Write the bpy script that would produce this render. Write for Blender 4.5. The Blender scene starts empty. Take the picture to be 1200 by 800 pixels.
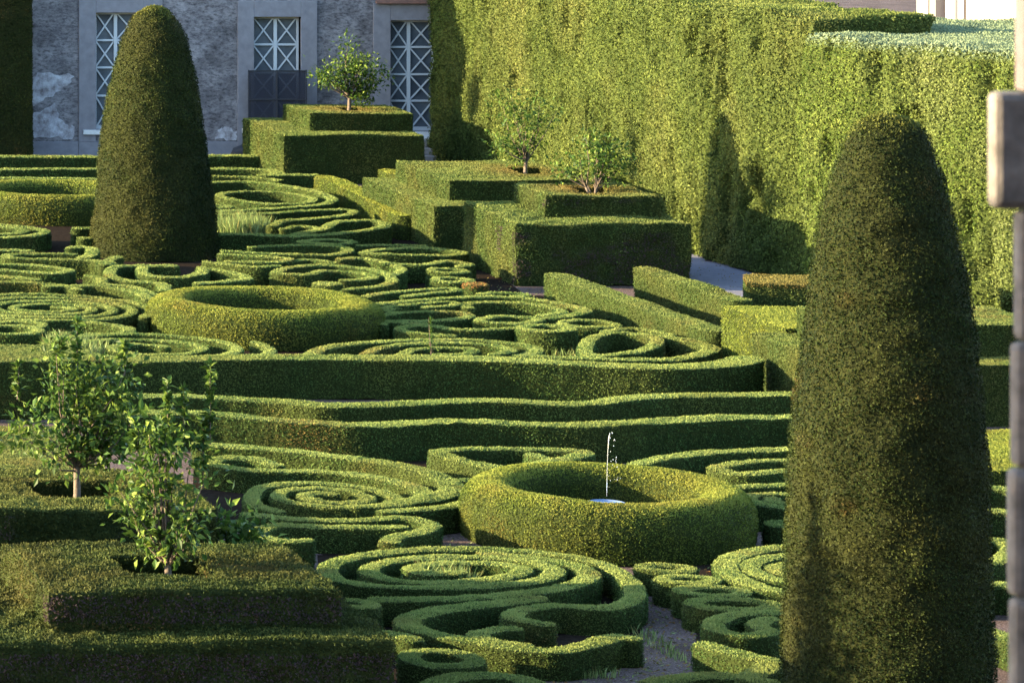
import bpy, math, random
import numpy as np
from mathutils import Vector, Matrix
rnd = random.Random(7)
RNG = np.random.default_rng(11)
C = bpy.context.scene.collection
sc = bpy.context.scene
R = math.radians

# ------------------------------------------------------------------ camera geometry (photo is 1200x800)
F, VX, VY, H = 4900.0, -890.0, -320.0, 11.2
def P(x, y, z=0.0):
    """photo pixel on the horizontal plane z -> point of the garden"""
    d = F * (H - z) / (y - VY)
    return ((x - VX) * d / F, d, z)
def at(x, Y):            # pixel column -> X at distance Y
    return (x - VX) * Y / F
def zat(y, Y):           # pixel row -> height at distance Y
    return H - (y - VY) * Y / F

# ------------------------------------------------------------------ materials
def mat(name):
    m = bpy.data.materials.new(name); m.use_nodes = True
    nt = m.node_tree; nt.nodes.clear()
    return m, nt, nt.nodes, nt.links
def nnode(N, t, **kw):
    n = N.new(t)
    for k, v in kw.items(): setattr(n, k, v)
    return n
def ramp(N, stops):
    r = N.new('ShaderNodeValToRGB'); e = r.color_ramp.elements
    while len(e) < len(stops): e.new(0.5)
    for i, (p, c) in enumerate(stops):
        e[i].position = p; e[i].color = (*c, 1)
    return r

def leaf_mat(name, stops, patch, patch_amt=0.55, patch_scale=0.45, trans=0.25, rough=0.65, spec=0.05, bare_col=(0.040, 0.029, 0.030)):
    """leaves: tint attribute -> colour, world-space patches of another leaf colour, some translucency"""
    m, nt, N, L = mat(name)
    out = N.new('ShaderNodeOutputMaterial')
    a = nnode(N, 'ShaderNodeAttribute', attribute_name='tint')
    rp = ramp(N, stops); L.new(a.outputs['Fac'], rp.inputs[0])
    g = N.new('ShaderNodeNewGeometry')
    nz = N.new('ShaderNodeTexNoise'); nz.inputs['Scale'].default_value = patch_scale
    nz.inputs['Detail'].default_value = 5; nz.inputs['Roughness'].default_value = 0.62
    L.new(g.outputs['Position'], nz.inputs['Vector'])
    mr = N.new('ShaderNodeMapRange'); mr.inputs[1].default_value = 0.46; mr.inputs[2].default_value = 0.72
    mr.inputs[3].default_value = 0; mr.inputs[4].default_value = patch_amt
    L.new(nz.outputs['Fac'], mr.inputs[0])
    d = nnode(N, 'ShaderNodeAttribute', attribute_name='dry')
    mx = nnode(N, 'ShaderNodeMix', data_type='RGBA'); L.new(mr.outputs[0], mx.inputs[0])
    L.new(rp.outputs[0], mx.inputs[6]); mx.inputs[7].default_value = (*patch, 1)
    mx2 = nnode(N, 'ShaderNodeMix', data_type='RGBA'); L.new(d.outputs['Fac'], mx2.inputs[0])
    L.new(mx.outputs[2], mx2.inputs[6]); mx2.inputs[7].default_value = (0.17, 0.085, 0.03, 1)
    e = nnode(N, 'ShaderNodeAttribute', attribute_name='bare')
    mx3 = nnode(N, 'ShaderNodeMix', data_type='RGBA'); L.new(e.outputs['Fac'], mx3.inputs[0])
    L.new(mx2.outputs[2], mx3.inputs[6]); mx3.inputs[7].default_value = (*bare_col, 1); mx2 = mx3
    b = N.new('ShaderNodeBsdfPrincipled'); b.inputs['Roughness'].default_value = rough
    b.inputs['Specular IOR Level'].default_value = spec
    L.new(mx2.outputs[2], b.inputs['Base Color'])
    if trans > 0:
        t = N.new('ShaderNodeBsdfTranslucent'); L.new(mx2.outputs[2], t.inputs['Color'])
        ms = N.new('ShaderNodeMixShader'); ms.inputs[0].default_value = trans
        L.new(b.outputs[0], ms.inputs[1]); L.new(t.outputs[0], ms.inputs[2]); L.new(ms.outputs[0], out.inputs[0])
    else:
        L.new(b.outputs[0], out.inputs[0])
    return m

def plain(name, col, rough=0.7, noise=None, scale=6.0, bump=0.0, metallic=0.0, detail=6, spec=0.25):
    m, nt, N, L = mat(name)
    out = N.new('ShaderNodeOutputMaterial'); b = N.new('ShaderNodeBsdfPrincipled')
    b.inputs['Roughness'].default_value = rough; b.inputs['Metallic'].default_value = metallic
    b.inputs['Base Color'].default_value = (*col, 1); b.inputs['Specular IOR Level'].default_value = spec
    if noise:
        g = N.new('ShaderNodeNewGeometry'); nz = N.new('ShaderNodeTexNoise')
        nz.inputs['Scale'].default_value = scale; nz.inputs['Detail'].default_value = detail; nz.inputs['Roughness'].default_value = 0.65
        L.new(g.outputs['Position'], nz.inputs['Vector'])
        rp = ramp(N, [(0.32, noise), (0.68, col)]); L.new(nz.outputs['Fac'], rp.inputs[0]); L.new(rp.outputs[0], b.inputs['Base Color'])
        if bump:
            bp = N.new('ShaderNodeBump'); bp.inputs['Strength'].default_value = bump; bp.inputs['Distance'].default_value = 0.02
            L.new(nz.outputs['Fac'], bp.inputs['Height']); L.new(bp.outputs[0], b.inputs['Normal'])
    L.new(b.outputs[0], out.inputs[0])
    return m

M = {}
BOX = [(0.0, (0.018, 0.038, 0.012)), (0.5, (0.060, 0.105, 0.026)), (1.0, (0.20, 0.235, 0.066))]
M['box'] = leaf_mat('box_leaves', BOX, (0.125, 0.125, 0.030), 0.6)
M['block'] = leaf_mat('clipped_block_leaves', [(0, (0.020, 0.036, 0.011)), (0.5, (0.056, 0.088, 0.022)), (1, (0.125, 0.150, 0.042))], (0.13, 0.105, 0.03), 0.6, 0.6)
M['olive'] = leaf_mat('old_box_leaves', [(0, (0.010, 0.018, 0.006)), (0.5, (0.030, 0.044, 0.012)), (1, (0.085, 0.098, 0.026))], (0.07, 0.058, 0.018), 0.6, 0.6)
M['ring'] = leaf_mat('ring_hedge_leaves', [(0, (0.030, 0.046, 0.010)), (0.5, (0.085, 0.115, 0.018)), (1, (0.17, 0.19, 0.035))], (0.15, 0.125, 0.025), 0.55, 0.7)
M['yew'] = leaf_mat('yew_needles', [(0, (0.006, 0.012, 0.004)), (0.5, (0.025, 0.036, 0.008)), (1, (0.098, 0.106, 0.022))], (0.056, 0.048, 0.014), 0.55, 0.7, 0.2)
M['wall'] = leaf_mat('tall_hedge_leaves', [(0, (0.028, 0.044, 0.011)), (0.5, (0.080, 0.106, 0.023)), (1, (0.165, 0.185, 0.050))], (0.15, 0.14, 0.045), 0.5, 0.35)
M['wallpale'] = leaf_mat('mixed_hedge_leaves', [(0, (0.030, 0.050, 0.010)), (0.5, (0.085, 0.120, 0.022)), (1, (0.19, 0.205, 0.05))], (0.15, 0.16, 0.07), 0.7, 0.4, bare_col=(0.145, 0.185, 0.115))
M['silver'] = leaf_mat('grey_green_leaves', [(0, (0.04, 0.06, 0.03)), (0.5, (0.13, 0.17, 0.085)), (1, (0.24, 0.28, 0.17))], (0.16, 0.17, 0.06), 0.5, 0.8)
M['citrus'] = leaf_mat('citrus_leaves', [(0, (0.012, 0.030, 0.006)), (0.55, (0.044, 0.092, 0.015)), (1, (0.17, 0.22, 0.035))], (0.085, 0.12, 0.02), 0.4, 2.0, 0.34, 0.5, 0.12)
M['blade'] = leaf_mat('grass_blades', [(0, (0.06, 0.10, 0.03)), (0.5, (0.14, 0.20, 0.06)), (1, (0.28, 0.33, 0.13))], (0.20, 0.2, 0.07), 0.4, 2.0, 0.3)
M['core'] = plain('hedge_twig_core', (0.030, 0.040, 0.011), 0.95, (0.010, 0.014, 0.005), 30, 0.9, detail=3, spec=0.03)
M['wallcore'] = plain('tall_hedge_twig_core', (0.046, 0.060, 0.016), 0.95, (0.014, 0.020, 0.006), 12, 0.9, detail=3, spec=0.03)
M['yewcore'] = plain('yew_twig_core', (0.022, 0.025, 0.008), 0.95, (0.007, 0.009, 0.004), 24, 0.9, detail=3, spec=0.03)
M['bark'] = plain('bark', (0.13, 0.10, 0.075), 0.9, (0.06, 0.045, 0.035), 25, 0.5)

# ------------------------------------------------------------------ numpy noise
def hash3(ix, iy, iz, s):
    h = (ix * 73856093) ^ (iy * 19349663) ^ (iz * 83492791) ^ (s * 2654435761)
    h = (h ^ (h >> 13)) * 1274126177 & 0xffffffff
    h = (h ^ (h >> 16)) * 2246822519 & 0xffffffff
    return ((h ^ (h >> 15)) & 0xffffff) / float(0xffffff)
def vnoise(p, s=0):
    i = np.floor(p).astype(np.int64); f = p - i; f = f * f * (3 - 2 * f)
    r = 0
    for dx in (0, 1):
        wx = f[:, 0] if dx else 1 - f[:, 0]
        for dy in (0, 1):
            wy = f[:, 1] if dy else 1 - f[:, 1]
            for dz in (0, 1):
                wz = f[:, 2] if dz else 1 - f[:, 2]
                r = r + wx * wy * wz * hash3(i[:, 0] + dx, i[:, 1] + dy, i[:, 2] + dz, s)
    return r * 2 - 1
def disp(p, amp, freq, seed):
    q = p * freq
    return np.stack([vnoise(q, seed), vnoise(q + 7.3, seed + 1), vnoise(q + 3.1, seed + 2)], 1) * amp

# ------------------------------------------------------------------ mesh output
def mesh_from(name, verts, faces_idx, loop_tot, mats, mat_idx=None, attrs=None, smooth=False):
    me = bpy.data.meshes.new(name)
    nv, nl, nf = len(verts), len(faces_idx), len(loop_tot)
    me.vertices.add(nv); me.vertices.foreach_set('co', np.ascontiguousarray(verts, np.float32).ravel())
    me.loops.add(nl); me.loops.foreach_set('vertex_index', np.ascontiguousarray(faces_idx, np.int32))
    me.polygons.add(nf)
    st = np.concatenate([[0], np.cumsum(loop_tot)[:-1]]).astype(np.int32)
    me.polygons.foreach_set('loop_start', st); me.polygons.foreach_set('loop_total', np.asarray(loop_tot, np.int32))
    for m in mats: me.materials.append(m)
    if mat_idx is not None: me.polygons.foreach_set('material_index', np.asarray(mat_idx, np.int32))
    me.polygons.foreach_set('use_smooth', np.full(nf, smooth, bool))
    if attrs:
        for k, v in attrs.items():
            a = me.attributes.new(k, 'FLOAT', 'POINT'); a.data.foreach_set('value', np.asarray(v, np.float32))
    me.update(calc_edges=True); me.validate()
    return me
def place(name, me, origin=(0, 0, 0), parent=None, label=None, cat=None, group=None, kind=None):
    o = bpy.data.objects.new(name, me); C.objects.link(o); o.location = origin
    if parent is not None:
        o.parent = parent
        o.location = Vector(origin) - parent.location if me is not None else origin
    if label: o['label'] = label
    if cat: o['category'] = cat
    if group: o['group'] = group
    if kind: o['kind'] = kind
    return o
def empty(name, loc, label, cat, group=None):
    return place(name, None, loc, None, label, cat, group)

def leaves_on(V, Q, size, cover, out=0.02, spread=0.9, cull=True, tall=1.0):
    """scatter small triangular leaves over quads Q of V; returns verts (3 per leaf) and a tint per leaf"""
    T = np.concatenate([Q[:, [0, 1, 2]], Q[:, [0, 2, 3]]])
    a, b, c = V[T[:, 0]], V[T[:, 1]], V[T[:, 2]]
    n = np.cross(b - a, c - a); ar = np.linalg.norm(n, axis=1) / 2
    n = n / np.maximum(ar[:, None] * 2, 1e-12)
    w = ar.copy()
    if cull:
        vd = np.array([0, 0, H]) - (a + b + c) / 3; vd /= np.linalg.norm(vd, axis=1)[:, None]
        w *= np.clip(0.85 + 0.9 * (n * vd).sum(1), 0.2, 1.0)
    w *= 1 + 0.9 * np.clip((n[:, 2] - 0.45) / 0.4, 0, 1)
    tot = w.sum()
    k = int(tot * cover / (0.30 * size * size))
    if k < 1: return np.zeros((0, 3)), np.zeros((0, 3)), np.zeros(0)
    t = np.searchsorted(np.cumsum(w), RNG.random(k) * tot); t = np.minimum(t, len(w) - 1)
    u, v = RNG.random(k), RNG.random(k); fl = u + v > 1; u[fl] = 1 - u[fl]; v[fl] = 1 - v[fl]
    p = a[t] + (b[t] - a[t]) * u[:, None] + (c[t] - a[t]) * v[:, None]
    nn = n[t]
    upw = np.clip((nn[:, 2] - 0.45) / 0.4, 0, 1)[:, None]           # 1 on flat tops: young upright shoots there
    ex = RNG.uniform(-0.2, 1.0, k)[:, None] * out * 3.2
    p = p + nn * ex * (1 - 0.35 * upw)
    m = nn + RNG.normal(size=(k, 3)) * spread
    hz = RNG.normal(size=(k, 3)) * np.array([1, 1, .45])
    m = m * (1 - upw * .8) + hz * upw * .8; m /= np.linalg.norm(m, axis=1)[:, None]
    tx = np.cross(m, nn + RNG.normal(size=(k, 3)) * 0.5); tx /= np.maximum(np.linalg.norm(tx, axis=1), 1e-9)[:, None]
    by = np.cross(m, tx)
    by *= np.where((by * nn).sum(1) < 0, -1, 1)[:, None]          # tips point outwards
    s = size * (0.6 + 0.8 * RNG.random(k))[:, None]
    A = p - tx * s * 0.33 - by * s * 0.35; B = p + tx * s * 0.33 - by * s * 0.35; D = p + by * s * 0.6 * tall
    return np.stack([A, B, D], 1).reshape(-1, 3), p, upw[:, 0]

def hedge_mesh(name, V, Q, leaf, core='core', seed=1, amp=(0.036, 0.013), freq=(0.8, 7.0), size=None, cover=0.55, out=0.007,
               spread=0.85, dry=None, origin=None, shift=0.0, young=0.38, bare=None):
    V = np.asarray(V, float); Q = np.asarray(Q, np.int64)
    V0 = V
    V = V + disp(V, amp[0], freq[0], seed) * np.array([1, 1, 0.8]) + disp(V, amp[1], freq[1], seed + 5)
    cen = V.mean(0)
    dist = max(np.linalg.norm(cen - np.array([0, 0, H])), 20)
    if size is None: size = 0.00033 * dist + 0.004
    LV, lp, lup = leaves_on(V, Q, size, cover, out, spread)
    k = len(LV) // 3
    if origin is None: origin = (cen[0], cen[1], V[:, 2].min())
    tint = 0.62 * RNG.random(k) + 0.38 * (0.5 + 0.5 * vnoise(lp * 3.0, seed)) + 0.16 * vnoise(lp * 0.9, seed + 3) + shift + young * lup - 0.26 * (1 - lup)  # tops paler as new growth and painted light, sides darker as painted shade
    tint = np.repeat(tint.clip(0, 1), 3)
    dr = .45 * np.clip((vnoise(lp * .8, seed + 9) + .4 * vnoise(lp * 3.1, seed + 8) - .42) * 2.5, 0, 1) * RNG.random(k) if dry is None else dry(lp)
    br = np.zeros(k) if bare is None else bare(lp)
    verts = np.concatenate([V, LV]) - np.array(origin)
    idx = np.concatenate([Q.ravel(), np.arange(len(LV)) + len(V)])
    tot = np.concatenate([np.full(len(Q), 4), np.full(k, 3)])
    mi = np.concatenate([np.zeros(len(Q)), np.ones(k)])
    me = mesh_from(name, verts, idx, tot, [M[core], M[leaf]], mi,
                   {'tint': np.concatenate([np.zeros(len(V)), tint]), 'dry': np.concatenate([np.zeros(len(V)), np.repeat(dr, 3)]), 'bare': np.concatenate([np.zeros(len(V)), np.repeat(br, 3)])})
    return me, origin

def grid_quads(m, n, wrap_i=False, wrap_j=False, base=0):
    I = np.arange(m if wrap_i else m - 1); J = np.arange(n if wrap_j else n - 1)
    i, j = np.meshgrid(I, J, indexing='ij'); i = i.ravel(); j = j.ravel()
    i2 = (i + 1) % m; j2 = (j + 1) % n
    return np.stack([i * n + j, i2 * n + j, i2 * n + j2, i * n + j2], 1) + base

# ------------------------------------------------------------------ swept low hedges
def catmull(pts, closed, step=0.06):
    pts = [np.array(p[:2], float) for p in pts]; n = len(pts); out = []
    segs = n if closed else n - 1
    g = lambda i: pts[i % n] if closed else (pts[i] if 0 <= i < n else (2 * pts[0] - pts[1] if i < 0 else 2 * pts[-1] - pts[-2]))
    for i in range(segs):
        p0, p1, p2, p3 = g(i - 1), g(i), g(i + 1), g(i + 2)
        # centripetal parameters: no loops where the picture squeezes depth
        t0 = 0; t1 = t0 + max(np.linalg.norm(p1 - p0), 1e-4) ** .5; t2 = t1 + max(np.linalg.norm(p2 - p1), 1e-4) ** .5; t3 = t2 + max(np.linalg.norm(p3 - p2), 1e-4) ** .5
        k = max(int(np.linalg.norm(p2 - p1) / 0.03), 2)
        t = np.linspace(t1, t2, k, endpoint=False)[:, None]
        a1 = (t1 - t) / (t1 - t0) * p0 + (t - t0) / (t1 - t0) * p1
        a2 = (t2 - t) / (t2 - t1) * p1 + (t - t1) / (t2 - t1) * p2
        a3 = (t3 - t) / (t3 - t2) * p2 + (t - t2) / (t3 - t2) * p3
        b1 = (t2 - t) / (t2 - t0) * a1 + (t - t0) / (t2 - t0) * a2
        b2 = (t3 - t) / (t3 - t1) * a2 + (t - t1) / (t3 - t1) * a3
        out.append((t2 - t) / (t2 - t1) * b1 + (t - t1) / (t2 - t1) * b2)
    q = np.concatenate(out)
    if not closed: q = np.concatenate([q, pts[-1][None]])
    # smooth and resample evenly
    for _ in range(6):
        if closed: q = 0.5 * q + 0.25 * (np.roll(q, 1, 0) + np.roll(q, -1, 0))
        else: q[1:-1] = 0.5 * q[1:-1] + 0.25 * (q[:-2] + q[2:])
    if closed: q = np.concatenate([q, q[:1]])
    s = np.concatenate([[0], np.cumsum(np.linalg.norm(np.diff(q, axis=0), axis=1))])
    m = max(int(s[-1] / step), 6)
    t = np.linspace(0, s[-1], m, endpoint=not closed)
    return np.stack([np.interp(t, s, q[:, 0]), np.interp(t, s, q[:, 1])], 1), t, s[-1]
def sweep(path, h, w, closed, z0=0.0, rc=0.014):
    q, t, Ltot = path
    if not closed:      # closer sections towards the rounded ends
        e = np.array([.006, .03, .07, .13, .22, .34, .5, .75]) * w / 2
        t2 = np.unique(np.concatenate([t, e, Ltot - e])); t2 = t2[(t2 >= 0) & (t2 <= Ltot)]
        q = np.stack([np.interp(t2, t, q[:, 0]), np.interp(t2, t, q[:, 1])], 1); t = t2
    if closed: d = np.roll(q, -1, 0) - np.roll(q, 1, 0)
    else:
        d = np.gradient(q, axis=0); n0 = 9; d[:n0] = q[n0] - q[0]; d[-n0:] = q[-1] - q[-n0 - 1]
    d /= np.maximum(np.linalg.norm(d, axis=1), 1e-9)[:, None]
    nrm = np.stack([d[:, 1], -d[:, 0]], 1)
    w = w - 0.035; h = h - 0.008; hw = w / 2
    prof = [(-hw * 0.94, 0), (-hw * 0.98, h * .3), (-hw, h * .62), (-hw, h - rc), (-hw + rc * .22, h - rc * .22), (-hw + rc, h), (-hw * .35, h + .008), (hw * .35, h + .008),
            (hw - rc, h), (hw - rc * .22, h - rc * .22), (hw, h - rc), (hw, h * .62), (hw * 0.98, h * .3), (hw * 0.94, 0)]
    prof = np.array(prof)
    sc_ = np.ones(len(q))
    if not closed:
        e = np.minimum(t, Ltot - t) / hw
        sc_ = np.sqrt(np.clip(1 - (1 - np.clip(e, 0, 1)) ** 2, 0, 1)); sc_ = np.maximum(sc_, 0.02)
    V = np.zeros((len(q), len(prof), 3))
    V[:, :, :2] = q[:, None, :] + nrm[:, None, :] * (prof[None, :, 0:1] * sc_[:, None, None])
    V[:, :, 2] = z0 + prof[None, :, 1]
    return V.reshape(-1, 3), grid_quads(len(q), len(prof), closed, False)[:, ::-1]
_seed = [0]
def scroll(label, px, h=0.35, w=0.33, closed=False, group=None, name='box_hedge', leaf='box', z0=0.0, world=False, dry=None, **kw):
    _seed[0] += 11
    pts = px if world else [P(x, y, h + z0) for x, y in px]
    V, Q = sweep(catmull(pts, closed), h, w, closed, z0)
    me, o = hedge_mesh(name, V, Q, leaf, seed=_seed[0], dry=dry, **kw)
    return place(name, me, o, None, label, 'hedge', group)
def oval(label, cx, cy, rx, h=0.35, w=0.30, group=None, sy=1.0, name='ring_of_box', **kw):
    c = P(cx, cy, h); r = rx / (F / c[1])
    pts = [(c[0] + r * math.cos(a), c[1] + r * sy * math.sin(a)) for a in np.linspace(0, 2 * math.pi, 16, endpoint=False)]
    return scroll(label, pts, h, w, True, group, name, world=True, **kw)
def spiral(label, cx, cy, r0, r1, turns, a0=0.0, h=0.35, w=0.27, group=None, tail=None, sgn=1, sy=1.0, name='spiral_hedge', **kw):
    c = P(cx, cy, h); k = F / c[1]
    n = int(turns * 14)
    pts = []
    for i in range(n + 1):
        f = i / n; r = (r0 + (r1 - r0) * f) / k; a = a0 + sgn * 2 * math.pi * turns * f
        pts.append((c[0] + r * math.cos(a), c[1] + sy * r * math.sin(a)))
    if tail: pts += [P(x, y, h)[:2] for x, y in tail]
    return scroll(label, pts, h, w, False, group, name, world=True, **kw)

# ------------------------------------------------------------------ clipped blocks (with a planting pit in the top where there is a tree)
def patch(o, u, v, res):
    o, u, v = (np.array(a, float) for a in (o, u, v))
    m = max(int(np.linalg.norm(u) / res), 1) + 1; n = max(int(np.linalg.norm(v) / res), 1) + 1
    s = np.linspace(0, 1, m)[:, None, None]; t = np.linspace(0, 1, n)[None, :, None]
    return (o + u * s + v * t).reshape(-1, 3), grid_quads(m, n)
def join(ps):
    V, Q, b = [], [], 0
    for v, q in ps:
        V.append(v); Q.append(q + b); b += len(v)
    return np.concatenate(V), np.concatenate(Q)
def quad_block(c, z0, z1, pit=None, res=0.09):
    """c: four plan corners counter-clockwise from front-left (front-left, front-right, back-right, back-left)"""
    c = [np.array([p[0], p[1], 0.0]) for p in c]
    up = np.array([0, 0, z1 - z0]); ps = []
    for i in range(4):
        a, b = c[i], c[(i + 1) % 4]
        ps.append(patch(a + [0, 0, z0], b - a, up, res))
    def bil(u, v): return c[0] * (1 - u) * (1 - v) + c[1] * u * (1 - v) + c[2] * u * v + c[3] * (1 - u) * v + np.array([0, 0, z1])
    def top(u0, u1, v0, v1):
        m = max(int(np.linalg.norm(bil(u1, v0) - bil(u0, v0)) / res), 1) + 1; n = max(int(np.linalg.norm(bil(u0, v1) - bil(u0, v0)) / res), 1) + 1
        V = np.array([bil(u, v) for u in np.linspace(u0, u1, m) for v in np.linspace(v0, v1, n)])
        return V, grid_quads(m, n)
    if pit is None: ps.append(top(0, 1, 0, 1))
    else:
        u0, u1, v0, v1, dep = pit
        ps += [top(0, 1, 0, v0), top(0, 1, v1, 1), top(0, u0, v0, v1), top(u1, 1, v0, v1)]
        k = [bil(u0, v0), bil(u1, v0), bil(u1, v1), bil(u0, v1)]
        dn = np.array([0, 0, -dep])
        for i in range(4): ps.append(patch(k[i], k[(i + 1) % 4] - k[i], dn, res))
        ps.append(patch(k[0] + dn, k[1] - k[0], k[3] - k[0], res))
    return join(ps)
def rect(x0, x1, y0, y1): return [(x0, y0), (x1, y0), (x1, y1), (x0, y1)]
def block(name, tiers, label, group=None, parent=None, leaf='block', cover=0.6, **kw):
    """tiers: list of (corners, z0, z1, pit); several tiers are parts of one thing"""
    _seed[0] += 17
    if len(tiers) == 1:
        V, Q = quad_block(*tiers[0]); me, o = hedge_mesh(name, V, Q, leaf, seed=_seed[0], cover=cover, **kw)
        return place(name, me, o, None, label, 'hedge', group)
    cx = np.mean([p[0] for p in tiers[0][0]]); cy = np.mean([p[1] for p in tiers[0][0]])
    e = empty(name, (cx, cy, tiers[0][1]), label, 'hedge', group)
    for i, t in enumerate(tiers):
        V, Q = quad_block(*t); me, o = hedge_mesh('tier', V, Q, leaf, seed=_seed[0] + i * 3, cover=cover, **kw)
        place(('lower_tier', 'upper_tier')[i], me, o, e)
    return e

# ------------------------------------------------------------------ lathed hedges: rings and cones
def lathe(cx, cy, prof, res=0.08):
    """prof: (radius, z) from the outside base upwards"""
    prof = np.array(prof, float)
    s = np.concatenate([[0], np.cumsum(np.linalg.norm(np.diff(prof, axis=0), axis=1))])
    n = max(int(s[-1] / res), 4); t = np.linspace(0, s[-1], n)
    r = np.interp(t, s, prof[:, 0]); z = np.interp(t, s, prof[:, 1])
    m = max(int(2 * math.pi * prof[:, 0].max() / res), 16)
    a = np.linspace(0, 2 * math.pi, m, endpoint=False)
    V = np.stack([cx + r[None] * np.cos(a)[:, None], cy + r[None] * np.sin(a)[:, None], np.repeat(z[None], m, 0)], 2)
    return V.reshape(-1, 3), grid_quads(m, n, True, False)
def smooth_prof(pts, n=40):
    pts = np.array(pts, float); t = np.arange(len(pts)); q, _, _ = catmull(pts, False, 0.05); return q
def ring_hedge(cx, cyg, ro, h, label):
    c = P(cx, cyg, 0); rm = ro * 0.78
    prof = smooth_prof([(ro * .975, 0), (ro * .995, h * .3), (ro, h * .55), (ro * .97, h * .8), (ro * .9, h * .96), (ro * .79, h), (ro * .68, h * .95), (ro * .625, h * .8), (ro * .61, h * .5), (ro * .61, 0)])
    V, Q = lathe(c[0], c[1], prof); _seed[0] += 9
    me, o = hedge_mesh('ring_hedge', V, Q, 'ring', seed=_seed[0], cover=0.65, out=0.008, amp=(0.04, 0.010))
    return place('ring_hedge', me, o, None, label, 'hedge', 'round ring hedges on the axis')
def cone(cx, cy, prof, label, size=None, cover=0.75, **kw):
    V, Q = lathe(cx, cy, smooth_prof(prof)); _seed[0] += 13
    me, o = hedge_mesh('topiary_cone', V, Q, 'yew', 'yewcore', seed=_seed[0], cover=cover, size=size, out=0.015, amp=(0.055, 0.036), freq=(0.9, 4.6), **kw)
    return place('topiary_cone', me, o, None, label, 'topiary', 'bullet shaped yew topiary')

# ------------------------------------------------------------------ generic hard-surface builder
class MB:
    def __init__(s): s.v = []; s.f = []; s.m = []; s.cur = 0
    def box(s, x0, x1, y0, y1, z0, z1, m=0):
        b = len(s.v)
        s.v += [(x0, y0, z0), (x1, y0, z0), (x1, y1, z0), (x0, y1, z0), (x0, y0, z1), (x1, y0, z1), (x1, y1, z1), (x0, y1, z1)]
        for q in ((0, 3, 2, 1), (4, 5, 6, 7), (0, 1, 5, 4), (1, 2, 6, 5), (2, 3, 7, 6), (3, 0, 4, 7)): s.f.append(tuple(b + i for i in q)); s.m.append(m)
    def bar(s, p, q, w, d, y):        # flat bar in the plane of a facade, from p=(x,z) to q, width w, from y to y-d
        p = np.array(p); q = np.array(q); t = (q - p) / np.linalg.norm(q - p); n = np.array([-t[1], t[0]]) * w / 2
        b = len(s.v)
        for yy in (y, y - d):
            for c in (p - n, q - n, q + n, p + n): s.v.append((c[0], yy, c[1]))
        for k in ((0, 1, 2, 3), (7, 6, 5, 4), (4, 5, 1, 0), (5, 6, 2, 1), (6, 7, 3, 2), (7, 4, 0, 3)): s.f.append(tuple(b + i for i in k)); s.m.append(0)
    def tube(s, pts, rad, n=8, cap=True):
        pts = [np.array(p, float) for p in pts]; b = len(s.v)
        for i, p in enumerate(pts):
            d = pts[min(i + 1, len(pts) - 1)] - pts[max(i - 1, 0)]; d /= max(np.linalg.norm(d), 1e-9)
            u = np.cross(d, [0.3, 1, 0.2]); u /= np.linalg.norm(u); w = np.cross(d, u)
            for k in range(n):
                a = 2 * math.pi * k / n; s.v.append(tuple(p + (u * math.cos(a) + w * math.sin(a)) * rad[i]))
        for i in range(len(pts) - 1):
            for k in range(n):
                s.f.append((b + i * n + k, b + i * n + (k + 1) % n, b + (i + 1) * n + (k + 1) % n, b + (i + 1) * n + k)); s.m.append(0)
        if cap:
            s.f.append(tuple(b + k for k in range(n))[::-1]); s.m.append(0)
            s.f.append(tuple(b + (len(pts) - 1) * n + k for k in range(n))); s.m.append(0)
    def build(s, name, mats, parent=None, origin=None, bevel=0.0, smooth=False, **kw):
        me = bpy.data.meshes.new(name)
        v = np.array(s.v); o = np.array(origin) if origin is not None else np.array([v[:, 0].mean(), v[:, 1].mean(), v[:, 2].min()])
        me.from_pydata((v - o).tolist(), [], s.f)
        for m in (mats if isinstance(mats, list) else [mats]): me.materials.append(m)
        for p, mi in zip(me.polygons, s.m): p.material_index = mi; p.use_smooth = smooth
        ob = place(name, me, tuple(o), parent, **kw)
        if bevel:
            bv = ob.modifiers.new('bevel', 'BEVEL'); bv.width = bevel; bv.segments = 2; bv.limit_method = 'ANGLE'
        return ob

# ================================================================== SETTING
m, nt, N, L = mat('garden_gravel')
out = N.new('ShaderNodeOutputMaterial'); b = N.new('ShaderNodeBsdfPrincipled'); b.inputs['Roughness'].default_value = 1.0; b.inputs['Specular IOR Level'].default_value = 0.05
g = N.new('ShaderNodeNewGeometry')
n1 = N.new('ShaderNodeTexNoise'); n1.inputs['Scale'].default_value = 30; n1.inputs['Detail'].default_value = 6; n1.inputs['Roughness'].default_value = 0.8
n2 = N.new('ShaderNodeTexNoise'); n2.inputs['Scale'].default_value = 0.9; n2.inputs['Detail'].default_value = 5
L.new(g.outputs['Position'], n1.inputs['Vector']); L.new(g.outputs['Position'], n2.inputs['Vector'])
r1 = ramp(N, [(0.34, (0.030, 0.019, 0.016)), (0.52, (0.11, 0.076, 0.068)), (0.68, (0.33, 0.25, 0.23))]); L.new(n1.outputs['Fac'], r1.inputs[0])
r2 = ramp(N, [(0.35, (0.62, 0.62, 0.58)), (0.65, (1, 1, 1))]); L.new(n2.outputs['Fac'], r2.inputs[0])
mx = nnode(N, 'ShaderNodeMix', data_type='RGBA', blend_type='MULTIPLY'); mx.inputs[0].default_value = 1
L.new(r1.outputs[0], mx.inputs[6]); L.new(r2.outputs[0], mx.inputs[7]); L.new(mx.outputs[2], b.inputs['Base Color'])
bp = N.new('ShaderNodeBump'); bp.inputs['Strength'].default_value = 0.8; bp.inputs['Distance'].default_value = 0.02
L.new(n1.outputs['Fac'], bp.inputs['Height']); L.new(bp.outputs[0], b.inputs['Normal']); L.new(b.outputs[0], out.inputs[0])
M['gravel'] = m
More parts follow.
